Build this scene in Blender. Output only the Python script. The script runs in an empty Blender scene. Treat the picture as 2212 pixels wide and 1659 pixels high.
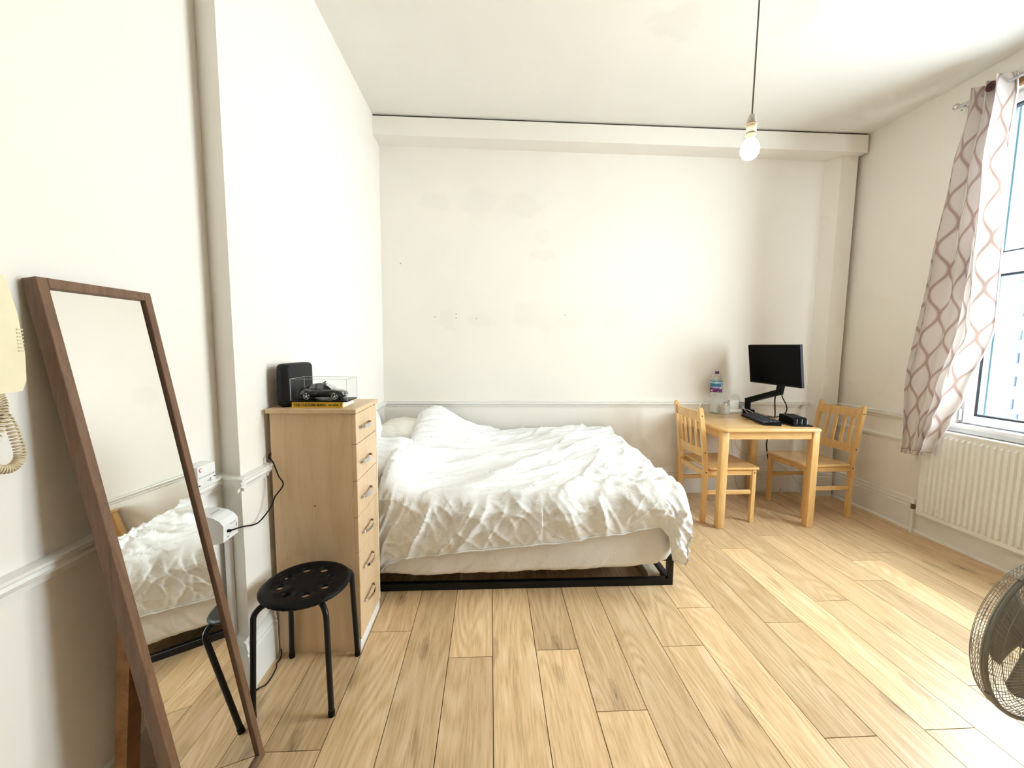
import bpy, bmesh, math, random
from mathutils import Vector, Matrix, noise

random.seed(7)
PI = math.pi
S = 0.925            # all coordinates below are multiplied by this when built (metres)
sc = bpy.context.scene
COL = sc.collection

# ------------------------------------------------------------------ camera
HC = 1.46
cam_d = bpy.data.cameras.new('camera')
cam = bpy.data.objects.new('camera', cam_d)
COL.objects.link(cam)
cam_d.sensor_fit = 'HORIZONTAL'
cam_d.sensor_width = 36.0
cam_d.lens = 875.0 / 2212.0 * 36.0
cam_d.clip_start = 0.02
PITCH, YAW, ROLL = 0.0944961934, 0.0534435602, 0.00963954228


def cam_rot():
    base = Matrix(((1, 0, 0), (0, 0, -1), (0, 1, 0)))
    cy, sy = math.cos(YAW), math.sin(YAW)
    ry = Matrix(((cy, -sy, 0), (sy, cy, 0), (0, 0, 1)))
    cp, sp = math.cos(PITCH), math.sin(PITCH)
    rx = Matrix(((1, 0, 0), (0, cp, -sp), (0, sp, cp)))
    cr, sr = math.cos(ROLL), math.sin(ROLL)
    rz = Matrix(((cr, -sr, 0), (sr, cr, 0), (0, 0, 1)))
    m = rz @ rx @ base @ ry
    return Matrix((m[0], -m[1], -m[2])).transposed()


cam.matrix_world = Matrix.Translation((0, 0, HC * S)) @ cam_rot().to_4x4()
sc.camera = cam

# ------------------------------------------------------------------ world, light, exposure
W = bpy.data.worlds.new('overcast_sky')
sc.world = W
W.use_nodes = True
bg = W.node_tree.nodes['Background']
bg.inputs['Color'].default_value = (0.925, 0.95, 1.0, 1)
bg.inputs['Strength'].default_value = 11.0

# window extents (wall plane X = 3.43, the opening)
WY0, WY1, WZ0, WZ1 = 0.95, 2.79, 0.92, 3.17


def portal(name, y0, y1):
    l = bpy.data.lights.new(name, 'AREA')
    l.shape = 'RECTANGLE'
    l.size = (y1 - y0) * S
    l.size_y = (WZ1 - WZ0) * S
    l.cycles.is_portal = True
    o = bpy.data.objects.new(name, l)
    COL.objects.link(o)
    o.location = (3.79 * S, (y0 + y1) / 2 * S, (WZ0 + WZ1) / 2 * S)
    o.rotation_euler = (PI / 2, 0, PI / 2)
    return o


portal('window_portal', WY0, WY1)

vs = sc.view_settings
sc.display_settings.display_device = 'sRGB'
vs.view_transform = 'Standard'
vs.look = 'None'
vs.exposure = 1.33
vs.gamma = 1.0
vs.use_curve_mapping = False
cy = sc.cycles
cy.use_denoising = True
cy.max_bounces = 7
cy.diffuse_bounces = 5
cy.glossy_bounces = 3
cy.transmission_bounces = 3
cy.transparent_max_bounces = 12
cy.use_adaptive_sampling = True
cy.adaptive_threshold = 0.09
cy.adaptive_min_samples = 12
cy.caustics_reflective = False
cy.caustics_refractive = False
cy.sample_clamp_indirect = 6.0


# ------------------------------------------------------------------ materials
def srgb(r, g, b):
    f = lambda c: ((c / 255) / 12.92) if c / 255 <= 0.04045 else (((c / 255) + 0.055) / 1.055) ** 2.4
    return (f(r), f(g), f(b), 1)


class NT:
    def __init__(s, name):
        s.m = bpy.data.materials.new(name)
        s.m.use_nodes = True
        s.t = s.m.node_tree
        s.p = s.t.nodes['Principled BSDF']
        s.out = s.t.nodes['Material Output']

    def n(s, kind, **kw):
        nd = s.t.nodes.new(kind)
        for k, v in kw.items():
            setattr(nd, k, v)
        return nd

    def l(s, a, b):
        s.t.links.new(a, b)

    def math(s, op, a, b=None, c=None, clamp=False):
        nd = s.n('ShaderNodeMath', operation=op, use_clamp=clamp)
        for i, v in enumerate((a, b, c)):
            if v is None:
                continue
            if isinstance(v, (int, float)):
                nd.inputs[i].default_value = v
            else:
                s.l(v, nd.inputs[i])
        return nd.outputs[0]

    def coords(s, scale=(1, 1, 1), kind='Object', rnd=False, loc=(0, 0, 0)):
        tc = s.n('ShaderNodeTexCoord')
        v = tc.outputs[kind]
        if rnd:
            oi = s.n('ShaderNodeObjectInfo')
            mul = s.n('ShaderNodeVectorMath', operation='SCALE')
            comb = s.n('ShaderNodeCombineXYZ')
            s.l(oi.outputs['Random'], comb.inputs[0])
            s.l(oi.outputs['Random'], comb.inputs[1])
            comb.inputs[2].default_value = 0.3
            mul.inputs['Scale'].default_value = 37.0
            s.l(comb.outputs[0], mul.inputs[0])
            add = s.n('ShaderNodeVectorMath', operation='ADD')
            s.l(v, add.inputs[0])
            s.l(mul.outputs[0], add.inputs[1])
            v = add.outputs[0]
        mp = s.n('ShaderNodeMapping')
        mp.inputs['Scale'].default_value = scale
        mp.inputs['Location'].default_value = loc
        s.l(v, mp.inputs['Vector'])
        return mp.outputs[0]

    def noise(s, vec, scale=5, detail=4, rough=0.5, dist=0.0):
        nd = s.n('ShaderNodeTexNoise')
        nd.inputs['Scale'].default_value = scale
        nd.inputs['Detail'].default_value = detail
        nd.inputs['Roughness'].default_value = rough
        nd.inputs['Distortion'].default_value = dist
        s.l(vec, nd.inputs['Vector'])
        return nd.outputs['Fac']

    def ramp(s, fac, stops):
        nd = s.n('ShaderNodeValToRGB')
        cr = nd.color_ramp
        while len(cr.elements) < len(stops):
            cr.elements.new(0.5)
        for e, (p, c) in zip(cr.elements, stops):
            e.position = p
            e.color = c
        s.l(fac, nd.inputs['Fac'])
        return nd.outputs['Color']

    def mix(s, fac, a, b, mode='MIX'):
        nd = s.n('ShaderNodeMix', data_type='RGBA', blend_type=mode)
        for sock, v in ((nd.inputs['Factor'], fac), (nd.inputs[6], a), (nd.inputs[7], b)):
            if isinstance(v, (int, float, tuple)):
                sock.default_value = v
            else:
                s.l(v, sock)
        return nd.outputs[2]

    def bump(s, h, strength=0.2, dist=0.01):
        nd = s.n('ShaderNodeBump')
        nd.inputs['Strength'].default_value = strength
        nd.inputs['Distance'].default_value = dist
        s.l(h, nd.inputs['Height'])
        s.l(nd.outputs[0], s.p.inputs['Normal'])


def plain(name, col, rough=0.5, metal=0.0, var=0.06, scale=25.0, bump=0.0, spec=0.5, coat=0.0):
    t = NT(name)
    v = t.coords()
    f = t.noise(v, scale, 3)
    lo = tuple(c * (1 - var) for c in col[:3]) + (1,)
    hi = tuple(min(1, c * (1 + var)) for c in col[:3]) + (1,)
    t.l(t.ramp(f, [(0.3, lo), (0.7, hi)]), t.p.inputs['Base Color'])
    t.p.inputs['Roughness'].default_value = rough
    t.p.inputs['Metallic'].default_value = metal
    t.p.inputs['Specular IOR Level'].default_value = spec
    t.p.inputs['Coat Weight'].default_value = coat
    if bump:
        t.bump(f, bump, 0.004)
    return t.m


def paint(name, col, patches=(), axis=(0, 2), strength=0.10, grime=0.03):
    """painted plaster: faint roller texture, faint unevenness, and stains of a fixed shape"""
    t = NT(name)
    v = t.coords()
    big = t.noise(v, 1.1, 2, 0.6)
    lo = tuple(c * (1 - grime) for c in col[:3]) + (1,)
    c = t.ramp(big, [(0.35, lo), (0.62, col)])
    if patches:
        tc = t.n('ShaderNodeTexCoord')
        sep = t.n('ShaderNodeSeparateXYZ')
        t.l(tc.outputs['Object'], sep.inputs[0])
        nz = t.noise(v, 6.5, 3, 0.65)
        nzc = t.math('SUBTRACT', nz, 0.5)
        tot = None
        for (a, b, ra, rb) in patches:
            da = t.math('DIVIDE', t.math('SUBTRACT', sep.outputs[axis[0]], a * S), ra * S)
            db = t.math('DIVIDE', t.math('SUBTRACT', sep.outputs[axis[1]], b * S), rb * S)
            d = t.math('SQRT', t.math('ADD', t.math('MULTIPLY', da, da), t.math('MULTIPLY', db, db)))
            d = t.math('ADD', d, t.math('MULTIPLY', nzc, 2.2))
            m = t.math('SUBTRACT', 1.0, t.math('SMOOTH_MIN', t.math('MAXIMUM', t.math('MULTIPLY', t.math('SUBTRACT', d, 0.75), 2.5), 0.0), 1.0, 0.1), clamp=True)
            tot = m if tot is None else t.math('MAXIMUM', tot, m)
        c = t.mix(t.math('MULTIPLY', tot, strength), c, (0.20, 0.19, 0.18, 1))
    t.l(c, t.p.inputs['Base Color'])
    t.p.inputs['Roughness'].default_value = 0.62
    t.p.inputs['Specular IOR Level'].default_value = 0.3
    return t.m


def wood(name, dark, mid, light, stretch=(14, 1.2, 14), scale=2.2, rough=0.35, rnd=False, contrast=(0.3, 0.5, 0.72), bump=0.05, rings=False, coat=0.0):
    t = NT(name)
    v = t.coords(stretch, rnd=rnd)
    f1 = t.noise(v, scale, 6, 0.6, 0.6)
    v2 = t.coords(tuple(x * 5 for x in stretch), rnd=rnd)
    f2 = t.noise(v2, scale * 2, 3, 0.6)
    f = t.math('ADD', t.math('MULTIPLY', f1, 0.75), t.math('MULTIPLY', f2, 0.25))
    if rings:
        # cathedral rings and knots, bent by a slow noise
        vr = t.coords((5.0, 0.75, 5.0), rnd=True)
        slow = t.noise(vr, 1.0, 2, 0.5, 0.4)
        band = t.math('SINE', t.math('MULTIPLY', slow, 75.0))
        f = t.math('ADD', f, t.math('MULTIPLY', band, 0.055))
        vk = t.coords((4.2, 1.5, 1.0), rnd=True)
        vor = t.n('ShaderNodeTexVoronoi')
        vor.inputs['Scale'].default_value = 1.0
        t.l(vk, vor.inputs['Vector'])
        knot = t.math('SUBTRACT', 0.17, t.math('ADD', vor.outputs['Distance'], t.math('MULTIPLY', t.math('SUBTRACT', f2, 0.5), 0.12)))
        knot = t.math('MULTIPLY', knot, 5.0, clamp=True)
    col = t.ramp(f, [(contrast[0], dark), (contrast[1], mid), (contrast[2], light)])
    if rings:
        col = t.mix(t.math('MULTIPLY', knot, 0.75), col, tuple(c * 0.55 for c in dark[:3]) + (1,))
    if rnd:
        oi = t.n('ShaderNodeObjectInfo')
        k = t.math('ADD', t.math('MULTIPLY', oi.outputs['Random'], 0.34), 0.74)
        cc = t.n('ShaderNodeCombineColor')
        for i in range(3):
            t.l(k, cc.inputs[i])
        col = t.mix(1.0, col, cc.outputs[0], 'MULTIPLY')
    t.l(col, t.p.inputs['Base Color'])
    t.p.inputs['Roughness'].default_value = rough
    t.p.inputs['Coat Weight'].default_value = coat
    t.p.inputs['Coat Roughness'].default_value = 0.15
    t.bump(f, bump, 0.002)
    return t.m


def thin_glass(name, tint=(1, 1, 1, 1), refl=0.06, rough=0.02, ior=1.2, haze=0.0):
    t = NT(name)
    tr = t.n('ShaderNodeBsdfTransparent')
    tr.inputs['Color'].default_value = tint
    gl = t.n('ShaderNodeBsdfGlossy')
    gl.inputs['Roughness'].default_value = rough
    lw = t.n('ShaderNodeLayerWeight')
    lw.inputs['Blend'].default_value = 0.5
    nz = t.noise(t.coords(), 3.0, 2)
    graze = t.math('MULTIPLY', t.math('POWER', lw.outputs['Facing'], 4.0), ior - 1.0)
    fac = t.math('MULTIPLY', t.math('ADD', graze, refl), t.math('ADD', t.math('MULTIPLY', nz, 0.2), 0.9))
    mx = t.n('ShaderNodeMixShader')
    t.l(fac, mx.inputs[0])
    t.l(tr.outputs[0], mx.inputs[1])
    t.l(gl.outputs[0], mx.inputs[2])
    res = mx.outputs[0]
    if haze:
        df = t.n('ShaderNodeBsdfDiffuse')
        df.inputs['Color'].default_value = (0.8, 0.8, 0.78, 1)
        m2 = t.n('ShaderNodeMixShader')
        m2.inputs[0].default_value = haze
        t.l(res, m2.inputs[1])
        t.l(df.outputs[0], m2.inputs[2])
        res = m2.outputs[0]
    t.l(res, t.out.inputs['Surface'])
    return t.m


def emit(name, col, strength):
    t = NT(name)
    e = t.n('ShaderNodeEmission')
    e.inputs['Strength'].default_value = strength
    f = t.noise(t.coords(), 8, 2)
    t.l(t.ramp(f, [(0.2, col), (0.8, tuple(c * 0.97 for c in col[:3]) + (1,))]), e.inputs['Color'])
    t.l(e.outputs[0], t.out.inputs['Surface'])
    return t.m


def cloth(name, col, scale=900, bump=0.25, trans=0.0, var=0.04):
    t = NT(name)
    v = t.coords()
    f = t.noise(v, 7, 5, 0.6)
    weave = t.noise(v, scale, 2)
    wr = t.noise(t.coords((1, 1, 1)), 28, 4, 0.6, 1.2)
    lo = tuple(c * (1 - var) for c in col[:3]) + (1,)
    t.l(t.ramp(f, [(0.3, lo), (0.7, col)]), t.p.inputs['Base Color'])
    t.p.inputs['Roughness'].default_value = 0.9
    t.p.inputs['Specular IOR Level'].default_value = 0.15
    t.p.inputs['Sheen Weight'].default_value = 0.15
    t.bump(t.math('ADD', t.math('MULTIPLY', wr, 0.9), t.math('MULTIPLY', weave, 0.12)), bump, 0.012)
    return t.m


WALLC = (0.835, 0.795, 0.735, 1)
M = {}
M['wall'] = paint('wall_paint', WALLC)
M['wall_back'] = paint('wall_paint_stained', WALLC, [
    (-0.51, 2.77, 0.13, 0.09), (-0.13, 2.76, 0.22, 0.12), (0.29, 2.75, 0.20, 0.09), (0.49, 2.48, 0.07, 0.08),
    (0.48, 2.31, 0.12, 0.05), (-0.41, 1.70, 0.08, 0.12), (0.40, 1.73, 0.20, 0.12), (0.75, 1.72, 0.13, 0.11),
    (1.20, 1.72, 0.12, 0.12), (-0.09, 1.70, 0.14, 0.07)], (0, 2), 0.045)
M['ceiling'] = paint('ceiling_paint', (0.81, 0.785, 0.74, 1), [(1.109, 2.575, 0.16, 0.13), (1.768, 2.48, 0.12, 0.13)], (0, 1), 0.07)
M['trim'] = plain('gloss_trim_paint', (0.80, 0.785, 0.74, 1), 0.4, var=0.03, scale=4)
M['plank'] = None
M['joint'] = plain('dark_joint', (0.05, 0.033, 0.02, 1), 0.9)
M['maple'] = wood('maple_laminate', (0.54, 0.36, 0.20, 1), (0.66, 0.475, 0.285, 1), (0.72, 0.54, 0.35, 1), (7, 7, 0.7), 2.4, 0.4, False, (0.25, 0.5, 0.75), 0.02)
M['pine'] = wood('lacquered_pine', (0.52, 0.27, 0.085, 1), (0.70, 0.43, 0.165, 1), (0.80, 0.54, 0.25, 1), (9, 9, 1.0), 2.5, 0.28, False, (0.25, 0.48, 0.75), 0.03, coat=0.3)
M['pine_y'] = wood('lacquered_pine_top', (0.52, 0.27, 0.085, 1), (0.70, 0.43, 0.165, 1), (0.80, 0.54, 0.25, 1), (1.0, 9, 9), 2.5, 0.25, False, (0.25, 0.48, 0.75), 0.03, coat=0.4)
M['walnut'] = wood('walnut_veneer', (0.085, 0.040, 0.020, 1), (0.16, 0.083, 0.043, 1), (0.22, 0.125, 0.07, 1), (22, 22, 1.6), 3.0, 0.45, False, (0.28, 0.5, 0.75), 0.05)
M['rawwood'] = wood('raw_timber', (0.45, 0.36, 0.24, 1), (0.60, 0.50, 0.36, 1), (0.68, 0.58, 0.44, 1), (10, 1, 10), 2.0, 0.7)
M['brownboard'] = wood('varnished_batten', (0.16, 0.065, 0.018, 1), (0.27, 0.12, 0.035, 1), (0.36, 0.17, 0.06, 1), (10, 1, 10), 2.0, 0.5)
M['gap_shade'] = plain('gap_shade_strip', (0.035, 0.022, 0.016, 1), 0.8)  # dark colour stands in for shade in the gap above the beam
M['black_metal'] = plain('black_powder_coat', (0.004, 0.004, 0.0045, 1), 0.35, var=0.1, spec=0.3)
M['black_plastic'] = plain('black_plastic', (0.0045, 0.0045, 0.005, 1), 0.45, var=0.1, bump=0.05, scale=300, spec=0.14)
M['black_soft'] = plain('soft_black_case', (0.008, 0.0085, 0.009, 1), 0.6, var=0.1, bump=0.1, scale=400, spec=0.3)
M['key'] = plain('dark_blue_key', (0.022, 0.026, 0.042, 1), 0.4)
M['keylight'] = plain('grey_key_legend', (0.45, 0.5, 0.6, 1), 0.5)
M['screen'] = plain('dark_screen', (0.002, 0.002, 0.0025, 1), 0.25, var=0.05, spec=0.06)
M['chrome'] = plain('chrome', (0.72, 0.72, 0.74, 1), 0.16, 1.0, 0.03)
M['steel'] = plain('brushed_steel', (0.55, 0.55, 0.56, 1), 0.35, 1.0, 0.05)
M['white_plastic'] = plain('white_plastic', (0.82, 0.82, 0.81, 1), 0.35, var=0.02)
M['white_metal'] = plain('white_enamel', (0.80, 0.79, 0.745, 1), 0.35, var=0.02)
M['upvc'] = plain('white_upvc', (0.80, 0.82, 0.85, 1), 0.3, var=0.03, scale=6)
M['gasket'] = plain('black_gasket', (0.012, 0.016, 0.022, 1), 0.5)
M['cream'] = plain('cream_plastic', (0.80, 0.72, 0.50, 1), 0.4, var=0.03)
M['cream_dark'] = plain('cream_cord', (0.62, 0.52, 0.34, 1), 0.45, var=0.05)
M['duvet'] = cloth('white_cotton', (0.81, 0.81, 0.805, 1), 700, 0.32)
M['sheet'] = cloth('fitted_sheet_cotton', (0.80, 0.775, 0.745, 1), 700, 0.22)
M['pillow_w'] = cloth('pillow_white', (0.84, 0.85, 0.87, 1), 700, 0.3)
M['pillow_c'] = cloth('pillow_cream', (0.78, 0.755, 0.68, 1), 700, 0.3)
M['window_glass'] = thin_glass('window_glass', (0.93, 0.99, 1.0, 1), 0.02)
M['acrylic'] = thin_glass('clear_acrylic', (0.97, 0.975, 0.98, 1), 0.012, 0.03, 1.10)
M['acrylic_edge'] = plain('acrylic_edge', (0.55, 0.57, 0.60, 1), 0.2)
M['pet'] = thin_glass('clear_pet', (0.95, 0.96, 0.95, 1), 0.05, 0.10, 1.30, 0.30)
M['glassware'] = thin_glass('drinking_glass', (0.95, 0.955, 0.94, 1), 0.05, 0.05, 1.30, 0.22)
M['mirror'] = plain('mirror_silver', (0.84, 0.84, 0.81, 1), 0.015, 1.0, 0.005, 2)
M['yellow'] = plain('yellow_book_cover', (0.72, 0.43, 0.015, 1), 0.45)
M['paper'] = plain('book_pages', (0.80, 0.78, 0.72, 1), 0.8, var=0.05, scale=200)
M['ink'] = plain('black_ink', (0.02, 0.018, 0.015, 1), 0.6)
M['red'] = plain('red_print', (0.55, 0.02, 0.03, 1), 0.5)
M['greyprint'] = plain('grey_print', (0.42, 0.42, 0.43, 1), 0.6)
M['car_paint'] = plain('black_car_paint', (0.006, 0.006, 0.007, 1), 0.08, var=0.05, coat=1.0)
M['car_glass'] = plain('car_window', (0.16, 0.17, 0.17, 1), 0.05, 0.0, var=0.02)
M['lamp_lens'] = plain('headlamp_lens', (0.75, 0.76, 0.78, 1), 0.15, 0.3)
M['rubber'] = plain('tyre_rubber', (0.012, 0.012, 0.012, 1), 0.7)
M['purple'] = plain('purple_cap', (0.055, 0.012, 0.11, 1), 0.4)
M['fan'] = plain('grey_fan_wire', (0.27, 0.255, 0.225, 1), 0.4, 0.3, 0.05)
M['fan_rim'] = plain('dark_fan_rim', (0.17, 0.16, 0.135, 1), 0.4, 0.1)
M['fan_blade'] = plain('taupe_fan_blade', (0.25, 0.225, 0.19, 1), 0.45)
M['bulb_holder'] = plain('old_white_holder', (0.62, 0.59, 0.53, 1), 0.4)
M['flex'] = plain('brown_flex', (0.13, 0.095, 0.07, 1), 0.6)
M['bulb'] = emit('lit_bulb', (1.0, 0.78, 0.42, 1), 130.0)
M['bulb_neck'] = plain('bulb_neck', (0.80, 0.66, 0.25, 1), 0.4)
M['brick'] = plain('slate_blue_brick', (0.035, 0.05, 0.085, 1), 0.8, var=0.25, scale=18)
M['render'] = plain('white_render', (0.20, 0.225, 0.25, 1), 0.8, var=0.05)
M['outside_ground'] = plain('pale_paving', (0.45, 0.46, 0.47, 1), 0.9)
M['foliage'] = plain('dark_ivy', (0.05, 0.07, 0.06, 1), 0.8, var=0.4)


def plank_mat():
    """oak laminate: fine grain along the plank, cathedral rings, a few knots, a tone of its own for every plank"""
    t = NT('oak_laminate')
    fine = t.noise(t.coords((55, 3.0, 1), rnd=True), 3.0, 2, 0.65)
    med = t.noise(t.coords((9, 0.8, 1), rnd=True), 2.0, 3, 0.6, 0.0)
    slow = t.noise(t.coords((3.6, 0.55, 1), rnd=True), 1.6, 1, 0.45, 0.0)
    ring = t.math('SINE', t.math('MULTIPLY', slow, 105.0))
    ramt = t.math('MULTIPLY', t.math('SUBTRACT', med, 0.40), 5.0, clamp=True)
    f = t.math('ADD', t.math('MULTIPLY', fine, 0.42), t.math('MULTIPLY', med, 0.46))
    f = t.math('ADD', f, t.math('MULTIPLY', t.math('MULTIPLY', ring, ramt), 0.10))
    col = t.ramp(f, [(0.22, (0.40, 0.25, 0.12, 1)), (0.42, (0.67, 0.46, 0.25, 1)), (0.62, (0.79, 0.585, 0.365, 1))])
    vor = t.n('ShaderNodeTexVoronoi')
    vor.inputs['Scale'].default_value = 1.0
    t.l(t.coords((6.0, 1.9, 1.0), rnd=True), vor.inputs['Vector'])
    wob = t.math('MULTIPLY', t.math('SUBTRACT', fine, 0.5), 0.22)
    kd = t.math('ADD', vor.outputs['Distance'], wob)
    knot = t.math('MULTIPLY', t.math('SUBTRACT', 0.21, kd), 5.0, clamp=True)
    kr = t.math('ADD', t.math('MULTIPLY', t.math('SINE', t.math('MULTIPLY', kd, 60.0)), 0.5), 0.5)
    knot = t.math('MULTIPLY', knot, t.math('ADD', t.math('MULTIPLY', kr, 0.45), 0.45))
    col = t.mix(knot, col, (0.22, 0.135, 0.065, 1))
    oi = t.n('ShaderNodeObjectInfo')
    k = t.math('ADD', t.math('MULTIPLY', oi.outputs['Random'], 0.32), 0.80)
    cc = t.n('ShaderNodeCombineColor')
    for i in range(3):
        t.l(k, cc.inputs[i])
    col = t.mix(1.0, col, cc.outputs[0], 'MULTIPLY')
    t.l(col, t.p.inputs['Base Color'])
    t.p.inputs['Roughness'].default_value = 0.34
    return t.m


M['plank'] = plank_mat()


def label_mat():
    t = NT('bottle_label')
    tc = t.n('ShaderNodeTexCoord')
    sep = t.n('ShaderNodeSeparateXYZ')
    t.l(tc.outputs['Object'], sep.inputs[0])
    nz = t.noise(t.coords((14, 14, 30)), 2.0, 4, 0.6)
    z = t.math('ADD', t.math('DIVIDE', sep.outputs[2], S), t.math('MULTIPLY', t.math('SUBTRACT', nz, 0.5), 0.03))
    f = t.math('DIVIDE', t.math('SUBTRACT', z, 0.21), 0.105)
    c = t.ramp(f, [(0.0, (0.075, 0.004, 0.075, 1)), (0.32, (0.16, 0.01, 0.17, 1)), (0.42, (0.45, 0.50, 0.75, 1)), (0.5, (0.02, 0.14, 0.33, 1)),
                   (0.74, (0.03, 0.22, 0.42, 1)), (0.84, (0.55, 0.70, 0.80, 1)), (0.93, (0.04, 0.24, 0.42, 1))])
    wz = t.noise(t.coords((22, 22, 20)), 1.5, 2)
    c = t.mix(t.math('MULTIPLY', t.math('SUBTRACT', wz, 0.60), 14.0, clamp=True), c, (0.80, 0.84, 0.88, 1))
    t.l(c, t.p.inputs['Base Color'])
    t.p.inputs['Roughness'].default_value = 0.4
    return t.m


M['label'] = label_mat()


def curtain_mat():
    t = NT('ogee_curtain_cloth')
    tc = t.n('ShaderNodeTexCoord')
    sep = t.n('ShaderNodeSeparateXYZ')
    t.l(tc.outputs['UV'], sep.inputs[0])
    u, v = sep.outputs[0], sep.outputs[1]
    x = t.math('MULTIPLY', u, 9.0)
    wv = t.math('MULTIPLY', t.math('SINE', t.math('MULTIPLY', v, 2 * PI * 8.0)), 0.25)

    def line(xx, w):
        fr = t.math('FRACT', xx)
        d = t.math('ABSOLUTE', t.math('SUBTRACT', fr, 0.5))
        return t.math('MULTIPLY', t.math('SUBTRACT', w, d), 11.0, clamp=True)
    a = line(t.math('ADD', x, wv), 0.115)
    b = line(t.math('SUBTRACT', t.math('ADD', x, 0.5), wv), 0.115)
    m = t.math('MAXIMUM', a, b)
    base = t.mix(m, (0.66, 0.605, 0.575, 1), (0.41, 0.295, 0.26, 1))
    crinkle = t.noise(t.coords((60, 60, 9)), 3.0, 3)
    d = t.n('ShaderNodeBsdfDiffuse')
    tl = t.n('ShaderNodeBsdfTranslucent')
    bp = t.n('ShaderNodeBump')
    bp.inputs['Strength'].default_value = 0.25
    bp.inputs['Distance'].default_value = 0.004
    t.l(crinkle, bp.inputs['Height'])
    t.l(bp.outputs[0], d.inputs['Normal'])
    t.l(base, d.inputs['Color'])
    t.l(base, tl.inputs['Color'])
    mx = t.n('ShaderNodeMixShader')
    mx.inputs[0].default_value = 0.12
    t.l(d.outputs[0], mx.inputs[1])
    t.l(tl.outputs[0], mx.inputs[2])
    t.l(mx.outputs[0], t.out.inputs['Surface'])
    return t.m


M['curtain'] = curtain_mat()


# ------------------------------------------------------------------ mesh building
def lerp(a, b, t):
    return a + (b - a) * t


def interp(pts, x):
    if x <= pts[0][0]:
        return pts[0][1]
    for (x0, y0), (x1, y1) in zip(pts, pts[1:]):
        if x <= x1:
            t = (x - x0) / (x1 - x0)
            t = t * t * (3 - 2 * t)
            return y0 + (y1 - y0) * t
    return pts[-1][1]


def smooth_path(pts, k=6):
    pts = [Vector(p) for p in pts]
    out = []
    n = len(pts)
    for i in range(n - 1):
        p0, p1, p2, p3 = pts[max(i - 1, 0)], pts[i], pts[i + 1], pts[min(i + 2, n - 1)]
        for j in range(k):
            t = j / k
            out.append(0.5 * ((2 * p1) + (-p0 + p2) * t + (2 * p0 - 5 * p1 + 4 * p2 - p3) * t * t + (-p0 + 3 * p1 - 3 * p2 + p3) * t ** 3))
    out.append(pts[-1])
    return out


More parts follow.
